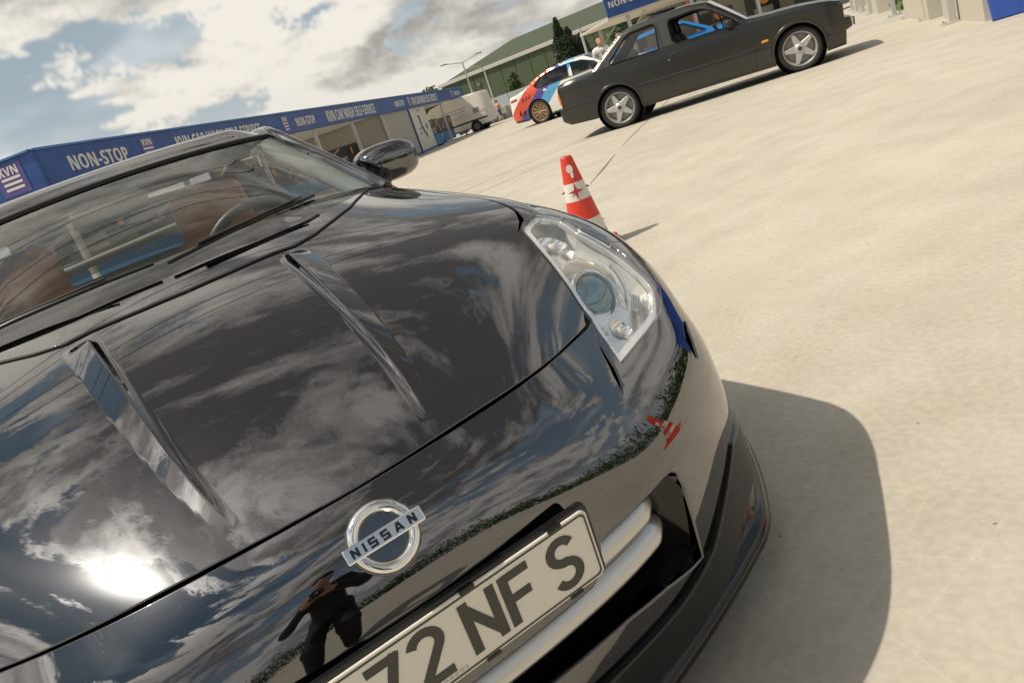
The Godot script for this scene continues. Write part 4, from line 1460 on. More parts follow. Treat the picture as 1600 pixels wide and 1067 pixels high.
func car_seats(n: Node3D, s: float, y: float, m: Material) -> void:
	for z in [0.36, -0.36]:
		var st := Node3D.new()
		st.name = "seat"
		n.add_child(st, true)
		var g := Geo.new()
		cushion(g, Transform3D(Basis(Vector3.BACK, 0.25), Vector3(s, y + 0.28, z)), Vector3(0.09, 0.33, 0.23))
		part(st, "backrest", g, m)
		g = Geo.new()
		cushion(g, Transform3D(Basis(Vector3.BACK, 0.15), Vector3(s - 0.11, y + 0.70, z)), Vector3(0.05, 0.085, 0.12))
		part(st, "headrest", g, m)
		g = Geo.new()
		cushion(g, Transform3D(Basis.IDENTITY, Vector3(s + 0.28, y, z)), Vector3(0.26, 0.09, 0.24))
		part(st, "seat_cushion", g, m)

func build_old_coupe() -> void:
	var paint := mat("dusty black paint", lin(0.085, 0.084, 0.080), 0.27, 1.0)
	var trim := mat("dull black trim", lin(0.016, 0.016, 0.016), 0.45)
	var gl := glass("car glass", Color(0.10, 0.14, 0.13), 0.22)
	var st := stand(7.302, -8.967, 48.45)
	st.origin += st.basis.z * -0.80
	st.origin.y = 0.1185
	var n := thing("black_coupe", "black two-door boxy coupe with star wheels and an open door window", "car", st)
	var sh := CarShape.new()
	sh.W = 0.815; sh.belt = 0.88; sh.tum = 0.40; sh.s0 = -0.93; sh.s1 = 3.28
	var qw := pv([0.03,0.905, 0.03,0.955, 0.31,1.205, 0.40,1.245, 0.745,1.255, 0.775,1.215, 0.765,0.905, 0.745,0.89])
	var dw := pv([0.965,0.95, 0.95,1.19, 0.99,1.235, 1.33,1.240, 1.46,1.215, 1.56,1.165, 1.83,0.945, 1.90,0.86, 1.04,0.885])
	side_car(n, sh, [
		["rear_panel", [-0.80,0.27, -0.92,0.34, -0.935,0.50, -0.865,0.54, -0.875,0.80, -0.845,0.875], paint, false],
		["boot_lid", [-0.845,0.875, -0.6,0.897, -0.27,0.907], paint, true],
		["rear_window", [-0.27,0.907, 0.0,1.115, 0.24,1.285], gl, true],
		["roof", [0.24,1.285, 0.42,1.325, 0.85,1.345, 1.25,1.335, 1.54,1.285], paint, true],
		["windshield", [1.54,1.285, 1.78,1.085, 2.0,0.89], gl, true],
		["hood", [2.0,0.89, 2.25,0.86, 2.65,0.83, 3.0,0.775, 3.17,0.725], paint, true],
		["front_panel", [3.17,0.725, 3.215,0.68, 3.20,0.50, 3.28,0.48, 3.285,0.36, 3.2,0.33, 3.17,0.15], paint, false]],
		[2.93,0.145, 2.2,0.165, 0.4,0.195, -0.36,0.24], [[qw, true], [dw, false]], [[Vector2(0.0, 0.295), 0.335], [Vector2(2.585, 0.295), 0.335]], paint, gl, 0.026)
	for z in [1.0, -1.0]:
		for a in [[0.0, 0.0], [2.585, 0.0]]:
			var arc := []
			for k in 25:
				var t := PI * (1.04 - 1.08 * k / 24.0)
				arc.append_array([a[0] + cos(t) * 0.352, 0.295 + sin(t) * 0.352])
			side_band(n, "arch_flare", sh, z, arc, 0.045, 0.020, paint)
			car_wheel(n, Vector3(a[0], 0.295, 0.80 * z), 0.297, z, 0.225, "star", mat("wheel silver", lin(0.50, 0.49, 0.48), 0.34, 0.55))
		side_band(n, "side_moulding", sh, z, [0.345,0.511, 0.80,0.495], 0.036, 0.016, trim)
		side_band(n, "side_moulding", sh, z, [0.825,0.494, 2.01,0.456], 0.036, 0.016, trim)
		side_band(n, "side_moulding", sh, z, [2.035,0.455, 2.235,0.447], 0.036, 0.016, trim)
		side_band(n, "door_gap", sh, z, [0.80,1.27, 0.828,0.847, 0.816,0.492, 0.863,0.27, 0.95,0.225, 1.95,0.205, 2.007,0.24, 2.025,0.465, 2.037,0.702, 1.985,0.85], 0.013, 0.0012, mats["bay black plastic"])
		side_band(n, "window_trim", sh, z, [0.03,0.905, 0.03,0.955, 0.31,1.205, 0.40,1.245, 0.745,1.255, 0.775,1.215, 0.765,0.905, 0.745,0.89], 0.024, 0.004, trim, true)
		side_band(n, "window_trim", sh, z, [0.965,0.95, 0.95,1.19, 0.99,1.235, 1.33,1.240, 1.46,1.215, 1.56,1.165, 1.83,0.945, 1.90,0.86, 1.04,0.885], 0.022, 0.004, trim, true)
		side_band(n, "waist_line", sh, z, [-0.86,0.80, 0.5,0.815, 1.6,0.80, 3.10,0.69], 0.012, 0.003, paint)
		side_band(n, "bumper_gap", sh, z, [-0.88,0.515, -0.30,0.505], 0.020, 0.0014, mats["bay black plastic"])
		side_band(n, "bumper_gap", sh, z, [2.90,0.475, 3.20,0.495], 0.020, 0.0014, mats["bay black plastic"])
		side_band(n, "skirt_gap", sh, z, [2.945,0.345, 3.19,0.33], 0.018, 0.0014, mats["bay black plastic"])
		side_band(n, "filler_flap", sh, z, [-0.55,0.60, -0.55,0.76, -0.40,0.76, -0.40,0.60], 0.007, 0.0012, mats["bay black plastic"], true)
		side_band(n, "turn_marker", sh, z, [2.125,0.532, 2.215,0.535], 0.034, 0.012, mat("amber lens", lin(0.75, 0.28, 0.02), 0.2))
		side_band(n, "tail_lamp", sh, z, [-0.862,0.60, -0.862,0.755], 0.05, 0.012, mat("orange lens", lin(0.72, 0.17, 0.02), 0.2))
		side_band(n, "door_handle", sh, z, [0.875,0.765, 1.015,0.772], 0.034, 0.028, trim)
		side_band(n, "key_lock", sh, z, [0.862,0.715, 0.878,0.715], 0.018, 0.006, mats["chrome"])
		var g := Geo.new()
		g.box(Vector3(0.10, 0.115, 0.17), Transform3D(Basis(Vector3.UP, 0.2 * z), sh.side(1.77, 0.91, z) + Vector3(0, 0, 0.11 * z)), 0.03)
		var mi := part(n, "side_mirror", g, trim)
		g = Geo.new()
		g.tube([sh.side(1.82, 0.88, z), sh.side(1.78, 0.90, z) + Vector3(0, 0, 0.08 * z)], 0.022, 8)
		part(mi, "mirror_foot", g, trim)
		# opened quarter light frame bar
		side_band(n, "window_bar", sh, z, [1.60,0.87, 1.57,1.16], 0.022, -0.006, trim)
	# number plate bracket at the front bumper, sunroof lip, aerial rubber
	var g := Geo.new()
	g.box(Vector3(0.012, 0.11, 0.50), Transform3D(Basis(Vector3.BACK, -0.1), Vector3(3.345, 0.40, 0.0)), 0.003)
	part(n, "plate_bracket", g, mats["gloss black plastic"])
	g = Geo.new()
	g.box(Vector3(0.42, 0.012, 0.72), Transform3D(Basis(Vector3.BACK, -0.05), Vector3(0.86, 1.395, 0.0)), 0.005)
	part(n, "sunroof_panel", g, trim)
	car_seats(n, 1.02, 0.42, mat("dark cloth", lin(0.020, 0.020, 0.022), 0.9))
	g = Geo.new()
	var ring := []
	for k in 25: ring.append(Vector3(1.62, 0.80, 0.36) + Basis(Vector3.BACK, 0.5) * Vector3(0, cos(TAU * k / 24.0) * 0.18, sin(TAU * k / 24.0) * 0.18))
	g.tube(ring, 0.013, 8, false)
	part(n, "steering_wheel", g, mats["rubber"])

func livery() -> StandardMaterial3D:
	var m := mat("striped livery", Color(1, 1, 1), 0.18, 0.0, 0.5)
	if m.albedo_texture == null:
		var w := 640; var h := 256
		var im := Image.create(w, h, false, Image.FORMAT_RGB8)
		var cs := [lin(0.70, 0.69, 0.66), lin(0.58, 0.085, 0.05), lin(0.085, 0.075, 0.26), lin(0.10, 0.33, 0.60), lin(0.70, 0.69, 0.66)]
		for y in h:
			for x in w:
				var s := -1.2 + 5.4 * x / w
				var yy := 1.7 * y / h
				var k := s - (yy - 0.35) * 1.18
				var i := 0
				for e in [-1.10, -0.58, -0.22, 0.20]:
					if k > e: i += 1
				im.set_pixel(x, y, cs[i])
		m.albedo_texture = ImageTexture.create_from_image(im)
	return m

func build_striped_coupe() -> void:
	var white := mat("white car paint", lin(0.70, 0.69, 0.66), 0.18)
	var gl := glass("dark car glass", Color(0.02, 0.025, 0.03), 0.72)
	var gl2 := glass("pale car glass", Color(0.10, 0.14, 0.13), 0.30)
	var o := at_ground(845, 193)
	var st := stand(o.x, o.z, 58.0)
	st.origin += st.basis.z * -0.90 + st.basis.x * 0.10
	var n := thing("striped_coupe", "white coupe striped red, violet and light blue with bronze wheels", "car", st)
	var sh := CarShape.new()
	sh.W = 0.92; sh.belt = 0.96; sh.tum = 0.42; sh.s0 = -1.02; sh.s1 = 3.72; sh.endr = 0.22
	var lv := livery()
	var blue := mat("light blue paint", lin(0.10, 0.33, 0.60), 0.18)
	var navy := mat("dark roof", lin(0.02, 0.025, 0.05), 0.12)
	var red := mat("red paint", lin(0.58, 0.085, 0.05), 0.18)
	var w1 := pv([0.02,1.08, 0.20,1.22, 0.60,1.325, 1.16,1.345, 1.20,1.00, 0.50,0.985, 0.08,1.0])
	var w2 := pv([1.27,1.345, 1.62,1.325, 2.02,1.18, 2.20,1.02, 1.32,0.985])
	side_car(n, sh, [
		["rear_panel", [-0.86,0.20, -0.98,0.28, -1.02,0.50, -0.95,0.72, -0.93,0.90, -0.88,0.97], white, false],
		["boot_lid", [-0.88,0.97, -0.60,1.0, -0.36,1.05], white, true],
		["rear_window", [-0.36,1.05, 0.05,1.25, 0.50,1.385], gl, true],
		["roof", [0.50,1.385, 0.95,1.435, 1.35,1.44, 1.72,1.40], navy, true],
		["windshield", [1.72,1.40, 2.05,1.22, 2.42,1.0], gl2, true],
		["hood", [2.42,1.0, 2.9,0.94, 3.35,0.84, 3.6,0.72], white, true],
		["front_panel", [3.6,0.72, 3.7,0.55, 3.72,0.35, 3.62,0.17], white, false]],
		[3.3,0.15, 2.3,0.16, 0.6,0.16, -0.5,0.18], [[w1, true, gl], [w2, true, gl2]], [[Vector2(0.0, 0.335), 0.375], [Vector2(2.86, 0.335), 0.375]], lv, gl2, 0.06)
	# the livery is laid out over the side panels
	for ch in n.get_children():
		if ch is MeshInstance3D and String(ch.name).begins_with("side_panel"):
			var a: Array = (ch.mesh as ArrayMesh).surface_get_arrays(0)
			var v: PackedVector3Array = a[Mesh.ARRAY_VERTEX]
			var t := PackedVector2Array()
			for p in v: t.append(Vector2((p.x + 1.2) / 5.4, p.y / 1.7))
			a[Mesh.ARRAY_TEX_UV] = t
			var m := ArrayMesh.new()
			m.add_surface_from_arrays(Mesh.PRIMITIVE_TRIANGLES, a)
			ch.mesh = m
	var bronze := mat("bronze rim", lin(0.50, 0.33, 0.17), 0.3, 0.7)
	for z in [1.0, -1.0]:
		for s in [0.0, 2.86]: car_wheel(n, Vector3(s, 0.335, 0.915 * z), 0.335, z, 0.265, "web", bronze, 0.26)
		side_band(n, "door_gap", sh, z, [1.22,1.34, 1.25,0.95, 1.18,0.50, 1.12,0.25], 0.010, 0.0015, mats["bay black plastic"])
		side_band(n, "window_trim", sh, z, [0.02,1.08, 0.20,1.22, 0.60,1.325, 1.16,1.345, 1.62,1.325, 2.02,1.18, 2.20,1.02, 1.32,0.985, 0.50,0.985, 0.08,1.0], 0.024, 0.006, mats["gloss black plastic"], true)
		side_band(n, "tail_lamp", sh, z, [-0.86,0.84, -0.62,0.87], 0.07, 0.010, mat("red lens", lin(0.45, 0.02, 0.04), 0.15))
		side_band(n, "rear_skirt", sh, z, [-0.93,0.24, -0.45,0.20], 0.05, 0.02, mats["gloss black plastic"])
		side_band(n, "side_skirt", sh, z, [0.42,0.19, 2.45,0.19], 0.05, 0.02, mats["gloss black plastic"])
		# dark print on the red and violet bands
		for q in [[-0.42,0.78, 0.055], [-0.30,0.80, 0.055], [-0.19,0.82, 0.055], [-0.62,0.46, 0.05], [-0.45,0.45, 0.05]]:
			side_band(n, "print", sh, z, [q[0] - 0.03,q[1] - 0.05, q[0] + 0.02,q[1] + 0.05], q[2], 0.002, mat("dark print", lin(0.03, 0.012, 0.012), 0.4))
		side_band(n, "badge", sh, z, [0.30,0.86, 0.40,0.855], 0.09, 0.002, mat("badge white", lin(0.7, 0.7, 0.68), 0.3))
		side_band(n, "badge", sh, z, [0.315,0.86, 0.355,0.858], 0.045, 0.004, mat("badge blue", lin(0.05, 0.2, 0.5), 0.3))
		var g := Geo.new()
		g.ball(sh.side(2.02, 1.02, z) + Vector3(0, 0, 0.10 * z), Vector3(0.07, 0.06, 0.10), 16)
		part(n, "side_mirror", g, mats["gloss black plastic"])
		text(n, "number", "8.8", 0.11, 0.002, mats["dark print"], Transform3D(Basis(Vector3.UP, 0.0 if z > 0 else PI), sh.side(-0.56, 0.42, z) + Vector3(0, 0, 0.012 * z)))
	car_seats(n, 1.25, 0.45, mats["dark cloth"])

func build_hatchback() -> void:
	# bright blue estate parked beyond the old coupe, seen through its windows
	var blue := mat("bright blue paint", lin(0.03, 0.24, 0.62), 0.16)
	var gl := glass("car glass", Color(0.10, 0.14, 0.13), 0.22)
	var o := at_range(1062, 62, 25.5)
	var st := stand(o.x, o.z, 40.0)
	st.origin += st.basis.x * -1.28
	var n := thing("blue_estate", "bright blue estate car seen through the windows of the black coupe", "car", st)
	var sh := CarShape.new()
	sh.W = 0.88; sh.belt = 0.92; sh.tum = 0.34; sh.s0 = -0.9; sh.s1 = 3.45; sh.endr = 0.2
	var w1 := pv([-0.45,0.98, -0.28,1.30, 0.75,1.36, 0.80,0.97])
	var w2 := pv([0.90,0.97, 0.88,1.365, 1.45,1.345, 2.02,1.0, 1.96,0.97])
	side_car(n, sh, [
		["rear_panel", [-0.78,0.22, -0.88,0.35, -0.90,0.62, -0.86,0.92], blue, false],
		["rear_window", [-0.86,0.92, -0.72,1.15, -0.55,1.36], gl, true],
		["roof", [-0.55,1.36, 0.2,1.43, 1.0,1.44, 1.50,1.40], blue, true],
		["windshield", [1.50,1.40, 1.85,1.20, 2.2,0.99], gl, true],
		["hood", [2.2,0.99, 2.7,0.92, 3.1,0.83, 3.33,0.70], blue, true],
		["front_panel", [3.33,0.70, 3.44,0.5, 3.42,0.3, 3.34,0.18], blue, false]],
		[3.0,0.17, 2.1,0.18, 0.5,0.18, -0.4,0.2], [[w1, true], [w2, true]], [[Vector2(0.0, 0.31), 0.35], [Vector2(2.58, 0.31), 0.35]], blue, gl, 0.08)
	for z in [1.0, -1.0]:
		for s in [0.0, 2.58]: car_wheel(n, Vector3(s, 0.31, 0.87 * z), 0.31, z, 0.22, "star", mats["wheel silver"])
		side_band(n, "tail_lamp", sh, z, [-0.84,0.80, -0.66,0.84], 0.10, 0.010, mat("red lens", lin(0.45, 0.02, 0.04), 0.15))
	car_seats(n, 1.0, 0.45, mats["dark cloth"])

func build_van() -> void:
	var white := mat("van white", lin(0.66, 0.63, 0.57), 0.3)
	var gl := glass("dark car glass", Color(0.02, 0.025, 0.03), 0.72)
	var o := at_ground(748, 205)
	var st := stand(o.x, o.z, rad_to_deg(atan2(-0.72, -0.69)))
	# local +z must face the camera
	st.origin += st.basis.z * -0.95 * (1.0 if st.basis.z.dot(EYE - o) > 0.0 else -1.0)
	var n := thing("delivery_van", "tall white panel van with lettered side behind the wash bays", "van", st)
	var sh := CarShape.new()
	sh.W = 0.98; sh.belt = 1.25; sh.tum = 0.10; sh.s0 = -1.05; sh.s1 = 4.7; sh.endr = 0.16
	var w2 := pv([3.0,1.32, 3.02,1.85, 3.55,1.82, 3.95,1.36])
	side_car(n, sh, [
		["rear_panel", [-0.95,0.38, -1.05,0.42, -1.06,1.9, -1.02,2.42, -0.92,2.52], white, false],
		["roof", [-0.92,2.52, 0.5,2.60, 2.2,2.58, 3.1,2.45], white, true],
		["windshield", [3.1,2.45, 3.5,2.05, 4.05,1.30], gl, true],
		["hood", [4.05,1.30, 4.4,1.18, 4.6,0.95], white, true],
		["front_panel", [4.6,0.95, 4.7,0.6, 4.65,0.3], white, false]],
		[4.2,0.28, 2.9,0.32, 0.6,0.34, -0.5,0.38], [[w2, true]], [[Vector2(0.0, 0.36), 0.42], [Vector2(3.45, 0.36), 0.42]], white, gl, 0.10)
	for z in [1.0, -1.0]:
		for s in [0.0, 3.45]: car_wheel(n, Vector3(s, 0.36, 0.95 * z), 0.36, z, 0.20, "star", mat("steel wheel", lin(0.20, 0.20, 0.20), 0.5, 0.3))
		side_band(n, "rub_strip", sh, z, [-0.98,0.80, -0.5,0.80, 2.9,0.78], 0.12, 0.012, mats["dull black trim"])
		side_band(n, "panel_rib", sh, z, [-0.9,1.25, 2.8,1.25], 0.03, 0.008, white)
		side_band(n, "door_gap", sh, z, [2.9,0.5, 2.9,2.3], 0.02, 0.002, mats["bay black plastic"])
		var ink := mat("van ink", lin(0.06, 0.09, 0.22), 0.5)
		var xf := Transform3D(Basis(Vector3.UP, 0.0 if z > 0 else PI), sh.side(1.15, 1.78, z) + Vector3(0, 0, 0.02 * z))
		for k in 3: side_band(n, "lettering_line", sh, z, [0.4 + 0.1 * k,1.82 - 0.20 * k, 2.4 - 0.7 * k,1.82 - 0.20 * k], 0.045, 0.003, ink)
		side_band(n, "side_poster", sh, z, [-0.30,1.25, -0.30,1.60], 0.55, 0.004, mat("poster grey", lin(0.28, 0.27, 0.25), 0.6))

# ---------------------------------------------------------------- the wash and the yard
func build_wash() -> void:
	var f := Vector3(0.608, 0, -0.794)
	var back := Vector3(-0.794, 0, -0.608)
	var blue := mat("banner blue", lin(0.020, 0.085, 0.31), 0.45)
	blue.albedo_texture = noise_tex(9, 0.02, Color(0.80, 0.80, 0.84), Color(1, 1, 1), 4, 256)
	blue.uv1_triplanar = true; blue.uv1_scale = Vector3(0.4, 0.4, 0.4)
	var rimb := mat("banner edge", lin(0.06, 0.16, 0.38), 0.5)
	var letter := mat("banner letters", lin(0.62, 0.61, 0.58), 0.6)
	var steel := mat("galvanised steel", lin(0.46, 0.46, 0.44), 0.45, 0.3)
	var panel := mat("panel beige", lin(0.36, 0.34, 0.30), 0.7)
	var white := mat("panel white", lin(0.58, 0.56, 0.51), 0.6)
	var navy := mat("post blue", lin(0.03, 0.07, 0.22), 0.5)
	var o := Vector3(-0.15, 0.0, -17.3)
	# local x along the front, y up, z towards the camera
	var fr := -back
	var xf := Transform3D(Basis(f, Vector3.UP, f.cross(Vector3.UP)), o)
	if xf.basis.z.dot(EYE - o) < 0.0: xf.basis.z = -xf.basis.z
	var n := thing("car_wash", "long open car wash under a lettered blue banner with grey bay posts", "building", xf)
	var z_out: float = 1.0
	var L := 46.5
	var g := Geo.new()
	g.box(Vector3(L, 0.70, 0.10), Transform3D(Basis.IDENTITY, Vector3(L * 0.5, 2.745, 0)), 0.01)
	part(n, "front_banner", g, blue)
	g = Geo.new()
	g.box(Vector3(0.10, 0.70, 6.4), Transform3D(Basis.IDENTITY, Vector3(-0.052, 2.745, -3.16)), 0.01)
	part(n, "end_banner", g, blue)
	g = Geo.new()
	g.box(Vector3(L + 0.12, 0.05, 0.14), Transform3D(Basis.IDENTITY, Vector3(L * 0.5, 3.122, 0)), 0.008)
	part(n, "top_edge", g, rimb)
	g = Geo.new()
	g.box(Vector3(0.14, 0.05, 6.4), Transform3D(Basis.IDENTITY, Vector3(-0.075, 3.124, -3.2)), 0.008)
	part(n, "top_edge", g, rimb)
	# lettering along the banner
	var words := [[0.75, "NON-STOP", 0.30, 1.0], [5.0, "KVN CAR WASH SELF-SERVICE", 0.36, 0.74], [13.1, "NON-STOP", 0.30, 0.9], [16.3, "KVN CAR WASH SELF-SERVICE", 0.42, 0.82], [26.6, "NON-STOP", 0.30, 0.9], [30.2, "KVN CAR WASH SELF-SERVICE", 0.42, 0.82], [42.9, "NON-STOP", 0.30, 1.0]]
	for w in words:
		var t := text(n, "lettering", w[1], w[2], 0.012, letter, Transform3D(Basis.IDENTITY, Vector3(w[0], 2.73, 0.056)), 700, w[3])
		(t.mesh as TextMesh).horizontal_alignment = HORIZONTAL_ALIGNMENT_LEFT
		(t.mesh as TextMesh).vertical_alignment = VERTICAL_ALIGNMENT_CENTER
	# small price panels with the name on top
	for x in [3.75, 12.2, 29.6, 41.9]:
		var pb := mat("price panel", lin(0.085, 0.07, 0.26), 0.5)
		g = Geo.new()
		g.box(Vector3(0.62, 0.56, 0.012), Transform3D(Basis.IDENTITY, Vector3(x, 2.73, 0.056)), 0.003)
		var pp := part(n, "price_panel", g, pb)
		text(pp, "heading", "KVN", 0.15, 0.006, letter, Transform3D(Basis.IDENTITY, Vector3(x, 2.90, 0.064)), 700, 1.0)
		for k in 3:
			g = Geo.new()
			g.box(Vector3(0.42 - 0.05 * k, 0.045, 0.006), Transform3D(Basis.IDENTITY, Vector3(x - 0.02, 2.76 - 0.10 * k, 0.064)), 0.001)
			part(pp, "text_line", g, letter)
	# end face lettering
	var endx := Basis(Vector3.UP, -PI * 0.5)
	text(n, "lettering", "KVN CAR WASH", 0.42, 0.012, letter, Transform3D(endx, Vector3(-0.108, 2.73, -3.6)), 700, 0.9)
	g = Geo.new()
	g.box(Vector3(0.012, 0.60, 0.66), Transform3D(Basis.IDENTITY, Vector3(-0.108, 2.73, -0.62)), 0.003)
	var ep := part(n, "price_panel", g, mats["price panel"])
	text(ep, "heading", "KVN", 0.17, 0.006, letter, Transform3D(endx, Vector3(-0.116, 2.90, -0.62)), 700, 1.0)
	for k in 3:
		g = Geo.new()
		g.box(Vector3(0.006, 0.05, 0.44), Transform3D(Basis.IDENTITY, Vector3(-0.116, 2.76 - 0.10 * k, -0.62)), 0.001)
		part(ep, "text_line", g, letter)
	# roof deck with purlins, seen from below
	g = Geo.new()
	g.face([Vector3(0.1, 2.62, -0.1), Vector3(L - 0.1, 2.62, -0.1), Vector3(L - 0.1, 2.62, -6.3), Vector3(0.1, 2.62, -6.3)], Vector3.UP)
	var deck := mat("deck pale sheet", lin(0.52, 0.50, 0.45), 0.6)
	deck.backlight_enabled = true; deck.backlight = lin(0.55, 0.52, 0.45)
	part(n, "roof_deck", g, deck)
	for k in 24:
		g = Geo.new()
		g.box(Vector3(0.06, 0.12, 6.0), Transform3D(Basis.IDENTITY, Vector3(0.6 + k * 1.95, 2.52, -3.2)), 0.01)
		part(n, "purlin", g, steel)
	# posts and bay dividers
	var posts := [0.2, 5.0, 9.8, 14.85, 19.45, 24.1, 38.0, 43.4, 46.3]
	for x in posts:
		for zz in [-0.12, -5.8]:
			var p := xf * Vector3(x, 0, zz)
			var gl := gy(p.x, p.z) - 0.02
			g = Geo.new()
			g.box(Vector3(0.12, 2.50 - gl, 0.12), Transform3D(Basis.IDENTITY, Vector3(x, (2.50 + gl) * 0.5, zz)), 0.01)
			part(n, "post", g, steel)
	# printed wash screens between the bays: dark above, blue below
	var scr := mat("screen dark", lin(0.035, 0.036, 0.034), 0.4)
	var scb := mat("screen blue", lin(0.03, 0.20, 0.42), 0.45)
	var orange := mat("screen orange", lin(0.62, 0.26, 0.04), 0.5)
	var pale := mat("screen pale", lin(0.30, 0.30, 0.28), 0.5)
	for x in [5.06, 9.86, 14.91, 19.51, 24.16, 33.9, 38.06, 43.46]:
		var p := xf * Vector3(x, 0, -3)
		var gl := gy(p.x, p.z)
		var sc := Node3D.new()
		sc.name = "wash_screen"
		n.add_child(sc, true)
		var rot := 0.0 if x > 30.0 else 0.0
		var w := 3.9
		# the screens stand across the bay, slightly turned to the front
		var sx := Transform3D(Basis(Vector3.UP, deg_to_rad(-12.0)), Vector3(x - 1.9, gl, -2.2)) if x < 30.0 else Transform3D(Basis.IDENTITY, Vector3(x + 1.9, gl, -0.6))
		g = Geo.new()
		g.box(Vector3(w, 0.95, 0.03), sx * Transform3D(Basis.IDENTITY, Vector3(0, 1.20, 0)), 0.004)
		part(sc, "upper_print", g, scr)
		g = Geo.new()
		g.box(Vector3(w, 0.62, 0.03), sx * Transform3D(Basis.IDENTITY, Vector3(0, 0.41, 0)), 0.004)
		part(sc, "lower_print", g, scb)
		g = Geo.new()
		g.ball(sx * Vector3(1.25, 1.38, 0.02), Vector3(0.20, 0.20, 0.012), 14)
		part(sc, "orange_mark", g, orange)
		for q in [[-0.5, 1.40, 1.4, 0.09, 0.32], [0.1, 1.08, 1.1, 0.16, 0.1], [0.2, 0.88, 0.8, 0.10, 0.0], [-1.2, 1.05, 0.5, 0.14, 0.2]]:
			g = Geo.new()
			g.box(Vector3(q[2], q[3], 0.008), sx * Transform3D(Basis(Vector3.BACK, q[4]), Vector3(q[0], q[1], 0.02)), 0.002)
			part(sc, "pale_mark", g, pale)
	# plant room: beige wall, blue corner post, white wall with pipes and controls
	var gl := -0.02
	for q in [[24.2, 29.15, panel], [29.32, 33.2, white]]:
		var pa := xf * Vector3(q[0], 0, 0)
		var pb := xf * Vector3(q[1], 0, 0)
		var low: float = min(gy(pa.x, pa.z), gy(pb.x, pb.z)) - 0.03
		g = Geo.new()
		g.box(Vector3(q[1] - q[0], 2.48 - low, 0.10), Transform3D(Basis.IDENTITY, Vector3((q[0] + q[1]) * 0.5, (2.48 + low) * 0.5, -0.14)), 0.006)
		part(n, "plant_room_wall", g, q[2])
	g = Geo.new()
	g.box(Vector3(0.16, 2.62, 0.16), Transform3D(Basis.IDENTITY, Vector3(29.235, 1.20, -0.10)), 0.01)
	part(n, "corner_post", g, navy)
	g = Geo.new()
	g.box(Vector3(9.2, 0.10, 0.03), Transform3D(Basis.IDENTITY, Vector3(28.8, -0.03, -0.07)), 0.004)
	part(n, "skirting", g, navy)
	g = Geo.new()
	g.box(Vector3(8.9, 2.6, 0.1), Transform3D(Basis.IDENTITY, Vector3(28.7, 1.2, -5.9)), 0.01)
	part(n, "plant_room_back", g, panel)
	for x in [24.2, 33.15]:
		g = Geo.new()
		g.box(Vector3(0.10, 2.6, 5.6), Transform3D(Basis.IDENTITY, Vector3(x, 1.2, -3.05)), 0.01)
		part(n, "plant_room_side", g, panel)
	for q in [[31.0, 1.9, 0.30, 0.05], [31.1, 1.55, 0.05, 0.70], [31.25, 1.10, 0.09, 0.34], [31.55, 0.80, 0.08, 0.30], [30.6, 1.2, 0.06, 0.08], [32.2, 1.25, 0.05, 0.3], [31.4, 2.2, 0.4, 0.05], [30.4, 0.95, 0.06, 0.10]]:
		g = Geo.new()
		g.box(Vector3(q[2], q[3], 0.06), Transform3D(Basis.IDENTITY, Vector3(q[0], q[1], -0.06)), 0.008)
		part(n, "wall_fitting", g, mat("fitting grey", lin(0.12, 0.12, 0.11), 0.6))
	# beige back panels of the far bays
	for q in [[17.0, 19.3], [19.6, 21.8], [22.0, 24.0]]:
		g = Geo.new()
		g.box(Vector3(q[1] - q[0], 2.3, 0.06), Transform3D(Basis.IDENTITY, Vector3((q[0] + q[1]) * 0.5, 1.30, -5.9)), 0.006)
		part(n, "back_panel", g, panel)
	for x in [16.95, 22.0]:
		g = Geo.new()
		g.box(Vector3(0.12, 2.5, 0.12), Transform3D(Basis.IDENTITY, Vector3(x, 1.2, -5.75)), 0.01)
		part(n, "corner_post", g, navy)
	# bin at the foot of the plant room
	var bp := at_ground(687, 228)
	var bx := Transform3D(xf.basis, on_ground(bp.x, bp.z))
	var b := thing("waste_bin", "small dark green bin at the corner of the plant room", "bin", bx)
	g = Geo.new()
	g.slab(pv([-0.24,0.0, 0.24,0.0, 0.29,0.85, -0.29,0.85]), 0.5, Transform3D(Basis.IDENTITY, Vector3(0, 0, 0.25)), 0.02)
	part(b, "body", g, mat("bin green", lin(0.03, 0.06, 0.03), 0.6))
	g = Geo.new()
	g.box(Vector3(0.64, 0.08, 0.58), Transform3D(Basis(Vector3.RIGHT, 0.06), Vector3(0, 0.90, 0)), 0.02)
	part(b, "lid", g, mats["bin green"])
	build_second_wash(blue, rimb, letter, steel, panel, navy, scr, orange, pale)

